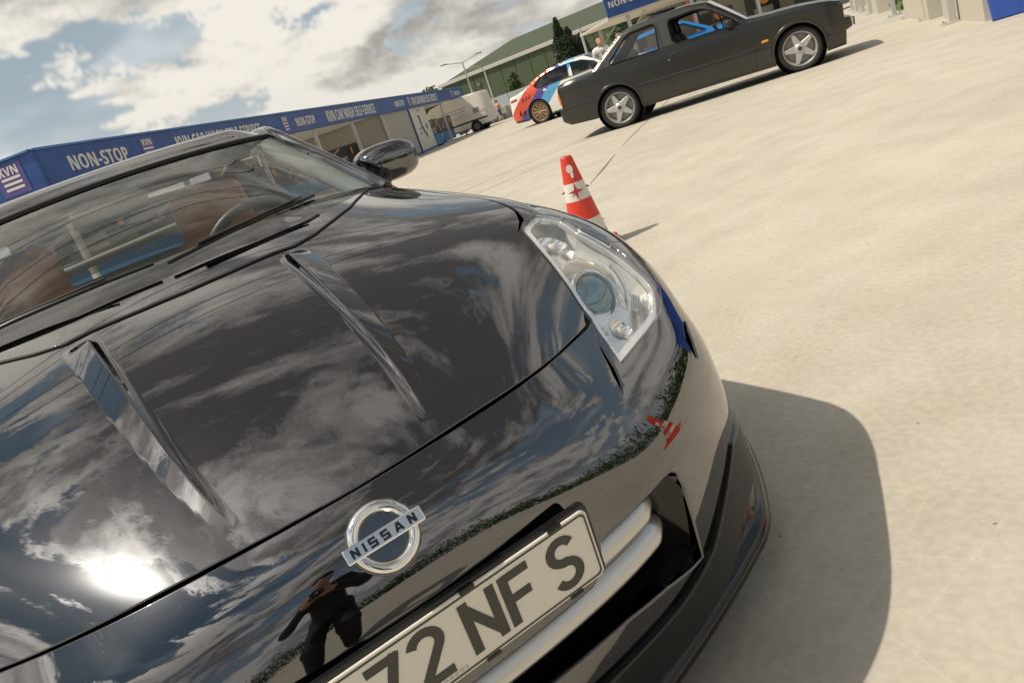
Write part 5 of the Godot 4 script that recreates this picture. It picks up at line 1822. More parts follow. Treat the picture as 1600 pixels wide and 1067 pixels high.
func build_second_wash(blue, rimb, letter, steel, panel, navy, scr, orange, pale) -> void:
	var a := at_level(950, 29, 2.75)
	var f := Vector3(0.93, 0, 0.37).normalized()
	var xf := Transform3D(Basis(f, Vector3.UP, f.cross(Vector3.UP)), Vector3(a.x, 0.0, a.z))
	if xf.basis.z.dot(EYE - a) < 0.0: xf.basis.z = -xf.basis.z
	var n := thing("wash_canopy", "second wash canopy with a blue banner on lattice posts behind the black coupe", "building", xf)
	var L := 22.0
	var g := Geo.new()
	g.box(Vector3(L, 0.82, 0.10), Transform3D(Basis.IDENTITY, Vector3(L * 0.5, 3.16, 0)), 0.01)
	part(n, "front_banner", g, blue)
	var t := text(n, "lettering", "NON-STOP", 0.24, 0.012, letter, Transform3D(Basis.IDENTITY, Vector3(0.12, 3.20, 0.056)), 700, 1.0)
	(t.mesh as TextMesh).horizontal_alignment = HORIZONTAL_ALIGNMENT_LEFT
	(t.mesh as TextMesh).vertical_alignment = VERTICAL_ALIGNMENT_CENTER
	g = Geo.new()
	g.box(Vector3(L, 0.10, 5.0), Transform3D(Basis.IDENTITY, Vector3(L * 0.5, 2.70, -2.55)), 0.01)
	part(n, "roof_deck", g, mats["deck pale sheet"])
	for k in 8:
		for zz in [-0.3, -4.8]:
			var p := xf * Vector3(0.9 + 2.7 * k, 0, zz)
			var low := gy(p.x, p.z) - 0.02
			var x := 0.9 + 2.7 * k
			g = Geo.new()
			g.box(Vector3(0.13, 2.66 - low, 0.13), Transform3D(Basis.IDENTITY, Vector3(x, (2.66 + low) * 0.5, zz)), 0.01)
			part(n, "post", g, steel)
			g = Geo.new()
			g.tube([Vector3(x + 0.05, 2.0, zz), Vector3(x + 0.75, 2.62, zz)], 0.035, 6)
			part(n, "brace", g, steel)
	for k in 6:
		var x := 4.2 + 2.8 * k
		var m = panel if k % 2 == 0 else mats["panel white"]
		g = Geo.new()
		g.box(Vector3(2.5, 2.5, 0.06), Transform3D(Basis.IDENTITY, Vector3(x, 1.38, -4.95)), 0.006)
		part(n, "back_panel", g, m)
		g = Geo.new()
		g.box(Vector3(0.10, 2.5, 0.12), Transform3D(Basis.IDENTITY, Vector3(x + 1.38, 1.38, -4.9)), 0.01)
		part(n, "panel_post", g, navy)
	for q in [[5.2, -2.0], [7.6, -2.6], [9.6, -2.2]]:
		g = Geo.new()
		g.box(Vector3(1.9, 1.5, 0.03), Transform3D(Basis(Vector3.UP, 0.3), Vector3(q[0], 1.0, q[1])), 0.004)
		var s := part(n, "wash_screen", g, scr)
		g = Geo.new()
		g.ball(Vector3(q[0] + 0.1, 1.55, q[1] + 0.05), Vector3(0.26, 0.22, 0.012), 12)
		part(s, "orange_mark", g, orange)
		g = Geo.new()
		g.box(Vector3(1.1, 0.25, 0.01), Transform3D(Basis(Vector3.UP, 0.3), Vector3(q[0], 1.1, q[1] + 0.04)), 0.002)
		part(s, "pale_mark", g, pale)
	# rinse hose, red
	g = Geo.new()
	g.tube([Vector3(3.1, 3.5, 0.10), Vector3(3.15, 3.0, 0.12), Vector3(3.25, 2.5, 0.10), Vector3(3.4, 1.8, 0.05), Vector3(3.4, 1.0, 0.0)], 0.03, 6)
	part(n, "hose", g, mat("hose red", lin(0.55, 0.10, 0.10), 0.5))

func leaf_cloud(g: Geo, rng: RandomNumberGenerator, c: Vector3, r: Vector3, count: int, size: float) -> void:
	for k in count:
		var d := Vector3(rng.randfn(), rng.randfn(), rng.randfn()).normalized() * pow(rng.randf(), 0.42)
		var p := c + d * r
		var a := Vector3(rng.randfn(), rng.randfn() * 0.6, rng.randfn()).normalized()
		var b := a.cross(Vector3(rng.randfn(), rng.randfn(), rng.randfn())).normalized()
		var s := size * rng.randf_range(0.6, 1.3)
		g.face([p - a * s, p + b * s * 0.55, p + a * s, p - b * s * 0.55], d + Vector3(0, 0.3, 0))

func tree(called: String, label: String, at: Vector3, h: float, spread: float, kind: String, sd: int, group: String) -> void:
	var rng := RandomNumberGenerator.new()
	rng.seed = sd
	var n := thing(called, label, "tree", Transform3D(Basis.IDENTITY, on_ground(at.x, at.z)), group)
	var g := Geo.new()
	g.tube([Vector3(0, -0.1, 0), Vector3(0.02, h * 0.3, 0.03), Vector3(0, h * 0.9, 0)], [h * 0.03, h * 0.022, h * 0.004], 8)
	part(n, "trunk", g, mat("bark", lin(0.07, 0.05, 0.035), 0.9))
	g = Geo.new()
	if kind == "conifer":
		var y := 0.06 * h
		while y < h * 0.985:
			var k := y / h
			var rr := spread * pow(1.0 - k, 0.8) * rng.randf_range(0.72, 1.1) + 0.05
			for q in 6:
				var a := rng.randf() * TAU
				leaf_cloud(g, rng, Vector3(cos(a) * rr * 0.55, y, sin(a) * rr * 0.55), Vector3(rr * 0.5, h * 0.05, rr * 0.5), 46, 0.030 * h * 0.5)
			y += h * 0.035
		part(n, "crown", g, mat("spruce needles", lin(0.022, 0.045, 0.018), 0.8))
	else:
		for q in 26:
			var d := Vector3(rng.randfn(), rng.randfn() * 0.8, rng.randfn()).normalized() * rng.randf_range(0.3, 0.9)
			var c := Vector3(d.x * spread, h * 0.62 + d.y * h * 0.34, d.z * spread)
			leaf_cloud(g, rng, c, Vector3.ONE * spread * 0.36, 120, h * 0.028)
			if q < 8:
				var b := Geo.new()
				b.tube([Vector3(0, h * 0.3, 0), c * 0.6 + Vector3(0, h * 0.1, 0), c], [h * 0.014, h * 0.009, h * 0.003], 5)
				part(n, "limb", b, mats["bark"])
		part(n, "crown", g, mat("leaves " + kind, lin(0.045, 0.085, 0.025) if kind == "broad" else lin(0.07, 0.12, 0.03), 0.75))

func build_yard() -> void:
	var steel: StandardMaterial3D = mats["galvanised steel"]
	# ---- green hall far behind
	var green := mat("hall green", lin(0.050, 0.074, 0.036), 0.6)
	green.albedo_texture = noise_tex(14, 0.03, Color(0.86, 0.88, 0.84), Color(1, 1, 1), 4, 256)
	green.uv1_triplanar = true; green.uv1_scale = Vector3(0.08, 0.08, 0.08)
	var a := at_level(688, 134, 6.9)
	var b := at_level(868, 62, 6.9)
	var f := Vector3(b.x - a.x, 0, b.z - a.z)
	var L := f.length() + 46.0
	f = f.normalized()
	var xf := Transform3D(Basis(f, Vector3.UP, f.cross(Vector3.UP)), Vector3(a.x, -0.5, a.z))
	if xf.basis.z.dot(EYE - a) < 0.0: xf.basis.z = -xf.basis.z
	var n := thing("green_hall", "large dark green metal hall with a pale gutter beyond the yard", "building", xf)
	var g := Geo.new()
	g.box(Vector3(L, 7.3, 0.2), Transform3D(Basis.IDENTITY, Vector3(L * 0.5, 3.65, -0.2)), 0.02)
	part(n, "front_wall", g, green)
	for k in 24:
		g = Geo.new()
		g.box(Vector3(0.10, 7.2, 0.06), Transform3D(Basis.IDENTITY, Vector3(1.2 + k * L / 24.0, 3.6, -0.07)), 0.01)
		part(n, "wall_joint", g, mat("hall joint", lin(0.035, 0.052, 0.028), 0.6))
	for e in [0.0, L]:
		g = Geo.new()
		g.slab(pv([0.0,0.0, 46.0,0.0, 46.0,7.3, 23.0,11.6, 0.0,7.3]), 0.2, Transform3D(Basis(Vector3(0, 0, -1), Vector3.UP, Vector3(1, 0, 0)), Vector3(e, 0, -0.3)))
		part(n, "gable_wall", g, green)
	for s in [[0.0, 23.0], [46.0, 23.0]]:
		g = Geo.new()
		g.face([Vector3(-0.4, 7.35, -s[0]), Vector3(L + 0.4, 7.35, -s[0]), Vector3(L + 0.4, 11.65, -s[1]), Vector3(-0.4, 11.65, -s[1])], Vector3.UP)
		g.face([Vector3(-0.4, 7.25, -s[0]), Vector3(L + 0.4, 7.25, -s[0]), Vector3(L + 0.4, 11.55, -s[1]), Vector3(-0.4, 11.55, -s[1])], Vector3.DOWN)
		part(n, "roof_sheet", g, mat("hall roof", lin(0.048, 0.068, 0.036), 0.6))
	g = Geo.new()
	g.box(Vector3(L + 0.8, 0.55, 0.5), Transform3D(Basis.IDENTITY, Vector3(L * 0.5, 7.3, 0.1)), 0.05)
	part(n, "gutter", g, mat("gutter pale", lin(0.38, 0.38, 0.35), 0.5))
	var dl := (b - a).length()
	for x in [dl + 0.2, dl + 30.0]:
		g = Geo.new()
		g.tube([Vector3(x, 7.2, 0.15), Vector3(x, 0.2, 0.15)], 0.16, 8)
		part(n, "downpipe", g, mats["gutter pale"])
	for x in [8.0, 24.0, 33.0]:
		g = Geo.new()
		g.box(Vector3(0.7, 0.5, 0.25), Transform3D(Basis.IDENTITY, Vector3(x, 5.4, 0.0)), 0.04)
		part(n, "wall_lamp", g, mat("fitting grey", lin(0.12, 0.12, 0.11), 0.6))
	# ---- pale metal fence and concrete blocks in front of the hall
	var p0 := at_ground(772, 185)
	var p1 := at_level(868, 128, 0.6)
	var q0 := at_range(766, 165, 84.0)
	var q1 := at_range(905, 116, 78.0)
	f = Vector3(q1.x - q0.x, 0, q1.z - q0.z)
	L = f.length() + 12.0
	f = f.normalized()
	xf = Transform3D(Basis(f, Vector3.UP, f.cross(Vector3.UP)), Vector3(q0.x, -0.5, q0.z))
	n = thing("metal_fence", "pale grey-blue sheet metal fence at the foot of the green hall", "fence", xf)
	var k := 0
	var x := 0.0
	while x < L:
		g = Geo.new()
		g.box(Vector3(2.46, 2.3, 0.06), Transform3D(Basis.IDENTITY, Vector3(x + 1.25, 1.15, 0)), 0.01)
		part(n, "panel", g, mat("fence grey %d" % (k % 2), lin(0.30, 0.33, 0.35) if k % 2 == 0 else lin(0.28, 0.31, 0.325), 0.6))
		x += 2.5; k += 1
	var nth := ["first", "second", "third", "fourth", "fifth", "sixth", "seventh", "eighth"]
	for q in 6:
		var w := at_range(790 - q * 13 + 26, 176 - q * -5.0, 76.0 - q * 0.5)
		var bx := Transform3D(Basis(f, Vector3.UP, f.cross(Vector3.UP)), Vector3(w.x, gy(w.x, w.z), w.z))
		g = Geo.new()
		g.slab(pv([-0.62,0.0, 0.62,0.0, 0.60,1.1, -0.60,1.1]), 0.6, Transform3D(Basis.IDENTITY, Vector3(0, 0, 0.3)), 0.04)
		solo("concrete_block", "rough grey concrete block below the metal fence, %s from the striped coupe" % nth[q], "block", g, mat("block concrete", lin(0.34, 0.32, 0.28), 0.85), bx, "concrete blocks below the metal fence")
	# ---- spruces by the hall
	tree("spruce_tree", "tall dark spruce in front of the green hall, spired top", at_range(884, 88, 66.0), 6.0, 1.9, "conifer", 5, "")
	tree("spruce_tree", "broad dark spruce beside the taller one by the green hall", at_range(899, 92, 67.5), 5.2, 2.1, "conifer", 6, "")
	tree("spruce_tree", "short dark spruce at the right of the pair by the green hall", at_range(915, 86, 66.5), 4.4, 1.8, "conifer", 7, "")
	tree("leafy_tree", "round leafy tree seen between the posts of the second wash canopy", at_range(996, 66, 60.0), 4.9, 1.7, "broad", 12, "")
	tree("leafy_tree", "small bright green bush-like tree against the green hall", at_range(812, 148, 88.0), 4.4, 0.9, "light", 9, "")
	tree("leafy_tree", "leafy tree top showing over the blue banner of the long wash", at_range(556, 176, 62.0), 4.9, 1.0, "broad", 10, "")
	tree("leafy_tree", "dark leafy tree top behind the far end of the long wash banner", at_range(662, 150, 78.0), 5.2, 1.8, "broad", 11, "")
	# ---- street lamps
	for q in [[722, 97, 76.0, "tall street lamp with two arms behind the white van", true], [757, 112, 74.0, "curved street lamp with one arm by the green hall", false], [906, 44, 52.0, "plain grey pole standing in front of the spruces", false]]:
		var top := at_range(q[0], q[1], q[2])
		var gnd := gy(top.x, top.z)
		n = thing("street_lamp", q[3], "lamp post", Transform3D(Basis.IDENTITY, Vector3(top.x, gnd, top.z)))
		var h := top.y - gnd
		g = Geo.new()
		g.tube([Vector3(0, 0, 0), Vector3(0, h, 0)], [0.11, 0.07], 8)
		part(n, "pole", g, steel)
		if q[4]:
			for s in [-1.0, 1.0]:
				g = Geo.new()
				g.tube([Vector3(0, h - 0.05, 0), Vector3(s * 1.4, h + 0.25, s * 0.5)], 0.045, 6)
				part(n, "arm", g, steel)
				g = Geo.new()
				g.box(Vector3(0.6, 0.09, 0.25), Transform3D(Basis(Vector3.UP, -0.34), Vector3(s * 1.6, h + 0.28, s * 0.56)), 0.03)
				part(n, "lamp_head", g, mats["fitting grey"])
		elif q[0] < 800:
			g = Geo.new()
			g.tube([Vector3(0, h, 0), Vector3(-0.25, h + 0.5, 0), Vector3(-0.9, h + 0.72, 0), Vector3(-1.5, h + 0.6, 0)], 0.05, 6)
			part(n, "arm", g, steel)
	# ---- steel posts with foot plates along the right
	var pp := [[1490, 35], [1450, 30], [1421, 27], [1399, 25], [1362, 22], [1350, 19], [1340.5, 17.5], [1333, 16]]
	var proto: Node3D = null
	for i in pp.size():
		var w := at_ground(pp[i][0], pp[i][1])
		var tr := Transform3D(Basis(Vector3.UP, 0.7), on_ground(w.x, w.z))
		if i == 0:
			n = thing("steel_post", "square galvanised post on a foot plate, first from the blue container", "post", tr, "row of steel posts on the concrete")
			g = Geo.new()
			g.box(Vector3(0.085, 1.9, 0.085), Transform3D(Basis.IDENTITY, Vector3(0, 0.95, 0)), 0.006)
			part(n, "upright", g, steel)
			g = Geo.new()
			g.box(Vector3(0.26, 0.014, 0.26), Transform3D(Basis.IDENTITY, Vector3(0, 0.007, 0)), 0.003)
			part(n, "foot_plate", g, steel)
			for s in [Vector2(0.1, 0.1), Vector2(-0.1, 0.1), Vector2(0.1, -0.1), Vector2(-0.1, -0.1)]:
				g = Geo.new()
				g.lathe([Vector2(0.0, 0.035), Vector2(0.014, 0.033), Vector2(0.014, 0.0)], 8, Transform3D(Basis.IDENTITY, Vector3(s.x, 0.012, s.y)))
				part(n, "bolt", g, steel)
			proto = n
		else:
			var d: Node3D = proto.duplicate()
			d.name = numbered("steel_post")
			add_child(d)
			d.transform = tr
			d.set_meta("label", "square galvanised post on a foot plate, %s from the blue container" % nth[i])
	# ---- concrete barrier blocks beyond the posts
	for q in [[1475, 16, 2.6, "behind the second and third steel posts"], [1392, 12, 2.4, "behind the fourth steel post from the container"], [1560, 14, 2.6, "just behind the blue container"], [1356, 6, 2.4, "behind the farthest steel posts"]]:
		var w := at_ground(q[0], q[1])
		g = Geo.new()
		g.slab(pv([-q[2] * 0.5,0.0, q[2] * 0.5,0.0, q[2] * 0.5 - 0.03,0.78, -q[2] * 0.5 + 0.03,0.78]), 0.7, Transform3D(Basis.IDENTITY, Vector3(0, 0, 0.3)), 0.03)
		solo("concrete_barrier", "low pale concrete barrier block lying " + q[3], "barrier", g, mat("block pale", lin(0.46, 0.43, 0.37), 0.85), Transform3D(Basis(Vector3.UP, 0.72), on_ground(w.x, w.z)), "concrete barriers behind the steel posts")
	# weeds at the barrier feet
	var rng := RandomNumberGenerator.new()
	rng.seed = 3
	g = Geo.new()
	for q in 12:
		var w := at_ground(1400 + q * 14.0, 3.0 + rng.randf() * 5.0)
		leaf_cloud(g, rng, on_ground(w.x, w.z) + Vector3(0, 0.12, 0), Vector3(0.5, 0.14, 0.5), 60, 0.10)
	var wd := structure("weeds", g, mat("weed green", lin(0.10, 0.14, 0.04), 0.8), "stuff")
	wd.set_meta("label", "green weeds growing behind the concrete barriers"); wd.set_meta("category", "weeds")
	# ---- blue skip at the right edge
	var s0 := at_ground(1553, 32)
	var sx := Transform3D(Basis(Vector3.UP, deg_to_rad(-62)), on_ground(s0.x, s0.z))
	sx.origin += sx.basis.x * 0.95
	n = thing("blue_container", "bright blue steel container with sloping sides near the steel posts", "container", sx)
	var bl := mat("container blue", lin(0.025, 0.075, 0.36), 0.4)
	g = Geo.new()
	g.slab(pv([-0.95,0.0, 0.95,0.0, 1.08,1.25, -1.08,1.25]), 1.2, Transform3D(Basis.IDENTITY, Vector3(0, 0, 0.2)), 0.02)
	part(n, "tub", g, bl)
	g = Geo.new()
	g.box(Vector3(2.26, 0.08, 1.3), Transform3D(Basis.IDENTITY, Vector3(0, 1.29, -0.4)), 0.02)
	part(n, "rim", g, bl)
	for x2 in [-0.62, 0.0, 0.62]:
		g = Geo.new()
		g.box(Vector3(0.07, 1.2, 0.05), Transform3D(Basis.IDENTITY, Vector3(x2, 0.62, 0.224)), 0.01)
		part(n, "stiffener", g, bl)
	# ---- expansion joints cut in the concrete
	var ja := at_ground(916, 296)
	var jb := at_ground(1035, 166)
	var dir := (jb - ja).normalized()
	g = Geo.new()
	for i in 90:
		var c0 := ja + dir * (-2.0 + i * 0.5); var c1 := ja + dir * (-2.0 + (i + 1) * 0.5)
		var sd := dir.cross(Vector3.UP).normalized() * 0.0075
		var y0 := gy(c0.x, c0.z) + 0.003; var y1 := gy(c1.x, c1.z) + 0.003
		g.face([Vector3(c0.x, y0, c0.z) + sd, Vector3(c0.x, y0, c0.z) - sd, Vector3(c1.x, y1, c1.z) - sd, Vector3(c1.x, y1, c1.z) + sd], Vector3.UP)
	structure("concrete_joint", g, mat("joint filler", lin(0.17, 0.155, 0.13), 0.9))

func cone(label: String, at: Vector3, turn: float, h: float) -> void:
	var n := thing("traffic_cone", label, "traffic cone", Transform3D(Basis(Vector3.UP, turn), at), "red and white traffic cones round the black sports car")
	var red := mat("cone red", lin(0.60, 0.045, 0.025), 0.45)
	var white := mat("cone white", lin(0.66, 0.63, 0.57), 0.5)
	var rad := func(t: float) -> float: return lerp(0.112, 0.030, t) * h / 0.5
	var bands := [[0.06, 0.20, red], [0.20, 0.35, white], [0.35, 0.555, red], [0.555, 0.735, white], [0.735, 0.985, red]]
	for b in bands:
		var g := Geo.new()
		g.lathe([Vector2(rad.call(b[0]), b[0] * h), Vector2(rad.call(b[1]), b[1] * h)], 36)
		part(n, "band", g, b[2])
	var g := Geo.new()
	g.lathe([Vector2(rad.call(0.985), 0.985 * h), Vector2(rad.call(1.0) * 0.9, h), Vector2(rad.call(1.0) * 0.6, h), Vector2(rad.call(1.0) * 0.55, h * 0.9)], 30)
	part(n, "tip", g, red)
	g = Geo.new()
	g.box(Vector3(0.29, 0.035, 0.29) * h / 0.5, Transform3D(Basis.IDENTITY, Vector3(0, 0.018, 0)), 0.012)
	part(n, "base", g, red)
	g = Geo.new()
	g.lathe([Vector2(0.135 * h / 0.5, 0.03), Vector2(rad.call(0.06), 0.065 * h)], 32)
	part(n, "foot_ring", g, red)
	# printed four-point stars and a pale tag on the side that faces the near car
	var dark := mat("star red", lin(0.34, 0.03, 0.04), 0.5)
	for q in [[0.65, 0.0, 0.085], [0.275, 0.0, 0.075], [0.65, 2.1, 0.085], [0.275, 2.1, 0.075], [0.65, -2.1, 0.085], [0.275, -2.1, 0.075]]:
		var st := PackedVector2Array()
		for k in 8:
			var rr: float = q[2] * (0.5 if k % 2 == 0 else 0.13) * h / 0.5
			st.append(Vector2(cos(TAU * k / 8.0), sin(TAU * k / 8.0)) * rr)
		var r: float = rad.call(q[0]) + 0.004
		g = Geo.new()
		g.slab(st, 0.003, Transform3D(Basis(Vector3.UP, q[1]) * Basis(Vector3.RIGHT, -0.185), Basis(Vector3.UP, q[1]) * Vector3(0, q[0] * h, r)))
		part(n, "star", g, dark)
	g = Geo.new()
	var tag := PackedVector2Array()
	for k in 16: tag.append(Vector2(cos(TAU * k / 16.0) * 0.020, sin(TAU * k / 16.0) * 0.026 + 0.01))
	g.slab(tag, 0.003, Transform3D(Basis(Vector3.RIGHT, -0.185), Vector3(0.0, 0.86 * h, rad.call(0.86) + 0.0035)))
	g.slab(pv([-0.006,-0.045, 0.008,-0.045, 0.010,-0.012, -0.008,-0.012]), 0.003, Transform3D(Basis(Vector3.RIGHT, -0.185), Vector3(0.004, 0.86 * h, rad.call(0.86) + 0.0035)))
	part(n, "tag", g, white)

func build_cones() -> void:
	var p := at_level(883, 243, 0.625)
	cone("red and white cone with star prints standing beyond the left fender of the sports car", on_ground(p.x, p.z), atan2(EYE.x - p.x, EYE.z - p.z), 0.60)
	# a second one, outside the frame, mirrored in the bumper corner
	cone("red and white cone with star prints standing off the front corner of the sports car", on_ground(2.30, -0.10), -1.35, 0.60)

# ---------------------------------------------------------------- people
# bones: [from, to, radius from, radius to]; one skin over all of them
func skin(bones: Array, cell: float, blend: float) -> Geo:
	var lo := Vector3.ONE * 99.0; var hi := Vector3.ONE * -99.0
	for b in bones:
		for e in [[b[0], b[2]], [b[1], b[3]]]:
			var r: Vector3 = Vector3.ONE * (e[1] + 0.03)
			lo = lo.min(e[0] - r); hi = hi.max(e[0] + r)
	var nx := int((hi.x - lo.x) / cell) + 2; var ny := int((hi.y - lo.y) / cell) + 2; var nz := int((hi.z - lo.z) / cell) + 2
	var fld := PackedFloat32Array()
	fld.resize(nx * ny * nz)
	fld.fill(1.0)
	for b in bones:
		var A: Vector3 = b[0]; var B: Vector3 = b[1]
		var ra: float = b[2]; var rb: float = b[3]
		var m: float = max(ra, rb) + blend + cell * 2.0
		var l0 := A.min(B) - Vector3.ONE * m; var h0 := A.max(B) + Vector3.ONE * m
		var i0: int = max(int((l0.x - lo.x) / cell), 0); var i1: int = min(int((h0.x - lo.x) / cell) + 1, nx - 1)
		var j0: int = max(int((l0.y - lo.y) / cell), 0); var j1: int = min(int((h0.y - lo.y) / cell) + 1, ny - 1)
		var k0: int = max(int((l0.z - lo.z) / cell), 0); var k1: int = min(int((h0.z - lo.z) / cell) + 1, nz - 1)
		var ab := B - A
		var ll: float = max(ab.length_squared(), 1e-8)
		for i in range(i0, i1 + 1):
			for j in range(j0, j1 + 1):
				for k in range(k0, k1 + 1):
					var p := lo + Vector3(i, j, k) * cell
					var t: float = clamp((p - A).dot(ab) / ll, 0.0, 1.0)
					var d: float = p.distance_to(A + ab * t) - lerpf(ra, rb, t)
					var id := (i * ny + j) * nz + k
					var e := fld[id]
					var hh: float = max(blend - absf(e - d), 0.0) / blend
					fld[id] = min(e, d) - hh * hh * blend * 0.25
	var g := Geo.new()
	var vid := {}
	var val := func(i: int, j: int, k: int) -> float: return fld[(i * ny + j) * nz + k]
	for i in nx - 1:
		for j in ny - 1:
			for k in nz - 1:
				var c := PackedFloat32Array()
				var neg := 0
				for q in 8:
					var w: float = fld[((i + (q & 1)) * ny + j + ((q >> 1) & 1)) * nz + k + ((q >> 2) & 1)]
					c.append(w)
					if w < 0.0: neg += 1
				if neg == 0 or neg == 8: continue
				var s := Vector3.ZERO
				var m := 0
				for e in [[0, 1], [2, 3], [4, 5], [6, 7], [0, 2], [1, 3], [4, 6], [5, 7], [0, 4], [1, 5], [2, 6], [3, 7]]:
					var a: float = c[e[0]]; var b: float = c[e[1]]
					if (a < 0.0) != (b < 0.0):
						var t := a / (a - b)
						s += Vector3(e[0] & 1, (e[0] >> 1) & 1, (e[0] >> 2) & 1).lerp(Vector3(e[1] & 1, (e[1] >> 1) & 1, (e[1] >> 2) & 1), t)
						m += 1
				var nn := Vector3(c[1] + c[3] + c[5] + c[7] - c[0] - c[2] - c[4] - c[6], c[2] + c[3] + c[6] + c[7] - c[0] - c[1] - c[4] - c[5], c[4] + c[5] + c[6] + c[7] - c[0] - c[1] - c[2] - c[3]).normalized()
				vid[Vector3i(i, j, k)] = g.vert(lo + (Vector3(i, j, k) + s / m) * cell, nn)
	for key in vid:
		var i: int = key.x; var j: int = key.y; var k: int = key.z
		if i > 0 and j > 0 and k > 0:
			var o := fld[(i * ny + j) * nz + k] < 0.0
			if (fld[((i + 1) * ny + j) * nz + k] < 0.0) != o: g.quad(vid[Vector3i(i, j - 1, k - 1)], vid[Vector3i(i, j, k - 1)], vid[key], vid[Vector3i(i, j - 1, k)])
			if (fld[(i * ny + j + 1) * nz + k] < 0.0) != o: g.quad(vid[Vector3i(i - 1, j, k - 1)], vid[Vector3i(i, j, k - 1)], vid[key], vid[Vector3i(i - 1, j, k)])
			if (fld[(i * ny + j) * nz + k + 1] < 0.0) != o: g.quad(vid[Vector3i(i - 1, j - 1, k)], vid[Vector3i(i, j - 1, k)], vid[key], vid[Vector3i(i - 1, j, k)])
	return g

# pose: offsets for hands and feet; the figure faces +z
func figure(n: Node3D, pose: Dictionary, look: Dictionary) -> void:
	var hip: Vector3 = pose.get("hip", Vector3(0, 0.92, 0))
	var chest: Vector3 = pose.get("chest", hip + Vector3(0, 0.42, 0))
	var neck := chest + Vector3(0, 0.13, pose.get("stoop", 0.01))
	var head: Vector3 = neck + pose.get("head", Vector3(0, 0.17, 0.03))
	var body := [[hip + Vector3(-0.07, 0.02, 0), hip + Vector3(0.07, 0.02, 0), 0.115, 0.115], [hip, hip.lerp(chest, 0.5), 0.13, 0.125], [hip.lerp(chest, 0.5), chest, 0.125, 0.145], [chest + Vector3(-0.10, 0.03, 0), chest + Vector3(0.10, 0.03, 0), 0.105, 0.105], [neck - Vector3(0, 0.07, 0), head - Vector3(0, 0.06, 0), 0.056, 0.052]]
	var sleeves := []
	var trousers := [[hip + Vector3(-0.07, 0.02, 0), hip + Vector3(0.07, 0.02, 0), 0.125, 0.125], [hip + Vector3(0, 0.02, 0), hip + Vector3(0, 0.10, 0), 0.138, 0.133]]
	var shoes := []
	var bare: bool = look.get("bare", false)
	var short: bool = look.get("shorts", false)
	for s in [-1.0, 1.0]:
		var sd := "r" if s < 0 else "l"
		var sho := chest + Vector3(0.175 * s, 0.055, 0)
		var hand: Vector3 = pose.get("hand_" + sd, hip + Vector3(0.24 * s, -0.10, 0.05))
		var el: Vector3 = pose.get("elbow_" + sd, sho.lerp(hand, 0.5) + Vector3(0.05 * s, 0, -0.06))
		body.append([chest + Vector3(0.10 * s, 0.05, 0), sho, 0.075, 0.062])
		body.append([sho, el, 0.054, 0.044])
		body.append([el, el.lerp(hand, 0.9), 0.042, 0.029])
		# hand: palm, four fingers, thumb
		var d := (hand - el).normalized()
		var side := d.cross(Vector3(0, 0, 1)).normalized()
		if side.length() < 0.1: side = Vector3.RIGHT
		var pn := d.cross(side).normalized()
		body.append([el.lerp(hand, 0.9), hand + d * 0.03, 0.027, 0.034])
		for q in 4:
			var base := hand + d * 0.05 + side * (q - 1.5) * 0.019
			var ln: float = [0.060, 0.075, 0.070, 0.052][q]
			body.append([base, base + d * ln * 0.5, 0.0095, 0.009])
			body.append([base + d * ln * 0.5, base + d * ln * 0.85 + pn * ln * 0.45, 0.009, 0.0075])
		body.append([hand + side * 0.025, hand + side * 0.052 + d * 0.035 + pn * 0.012, 0.012, 0.0095])
		if not bare:
			sleeves.append([chest + Vector3(0.10 * s, 0.05, 0), sho, 0.085, 0.074])
			sleeves.append([sho, el if look.get("long", false) else sho.lerp(el, 0.8), 0.070, 0.064])
			if look.get("long", false): sleeves.append([el, el.lerp(hand, 0.85), 0.062, 0.046])
		var hp := hip + Vector3(0.09 * s, -0.02, 0)
		var foot: Vector3 = pose.get("foot_" + sd, Vector3(0.10 * s, 0.07, 0))
		var kn: Vector3 = pose.get("knee_" + sd, hp.lerp(foot, 0.5) + Vector3(0, 0, 0.03))
		body.append([hp, kn, 0.088, 0.056]); body.append([kn, kn.lerp(foot, 0.35), 0.054, 0.056]); body.append([kn.lerp(foot, 0.35), foot, 0.056, 0.036])
		body.append([foot + Vector3(0, -0.01, -0.03), foot + Vector3(0, -0.035, 0.15), 0.036, 0.028])
		trousers.append([hp, hp.lerp(kn, 0.92 if short else 1.0), 0.108, 0.084 if short else 0.088])
		if not short: trousers.append([kn, foot + Vector3(0, 0.02, 0), 0.088, 0.066])
		shoes.append([foot + Vector3(0, -0.025, -0.04), foot + Vector3(0, -0.035, 0.17), 0.045, 0.038])
	# head with brow, nose, chin and ears
	body.append([head + Vector3(0, 0.035, -0.012), head + Vector3(0, -0.02, 0.005), 0.092, 0.078])
	body.append([head + Vector3(0, -0.045, 0.035), head + Vector3(0, -0.085, 0.045), 0.050, 0.036])
	body.append([head + Vector3(0, 0.012, 0.085), head + Vector3(0, -0.028, 0.104), 0.012, 0.016])
	for s in [-1.0, 1.0]: body.append([head + Vector3(0.083 * s, 0.015, -0.01), head + Vector3(0.086 * s, -0.03, -0.005), 0.014, 0.011])
	var b := part(n, "body", skin(body, look.get("cell", 0.02), 0.045), mat("skin", lin(0.45, 0.26, 0.18), 0.6))
	for s in [-1.0, 1.0]:
		var g := Geo.new()
		g.ball(head + Vector3(0.034 * s, 0.008, 0.077), Vector3(0.012, 0.008, 0.008), 10)
		part(n, "eye", g, mat("eye", lin(0.05, 0.04, 0.035), 0.3))
	var g2 := Geo.new()
	g2.ball(head + Vector3(0, -0.058, 0.082), Vector3(0.024, 0.006, 0.007), 10)
	part(n, "mouth", g2, mat("lips", lin(0.30, 0.13, 0.10), 0.6))
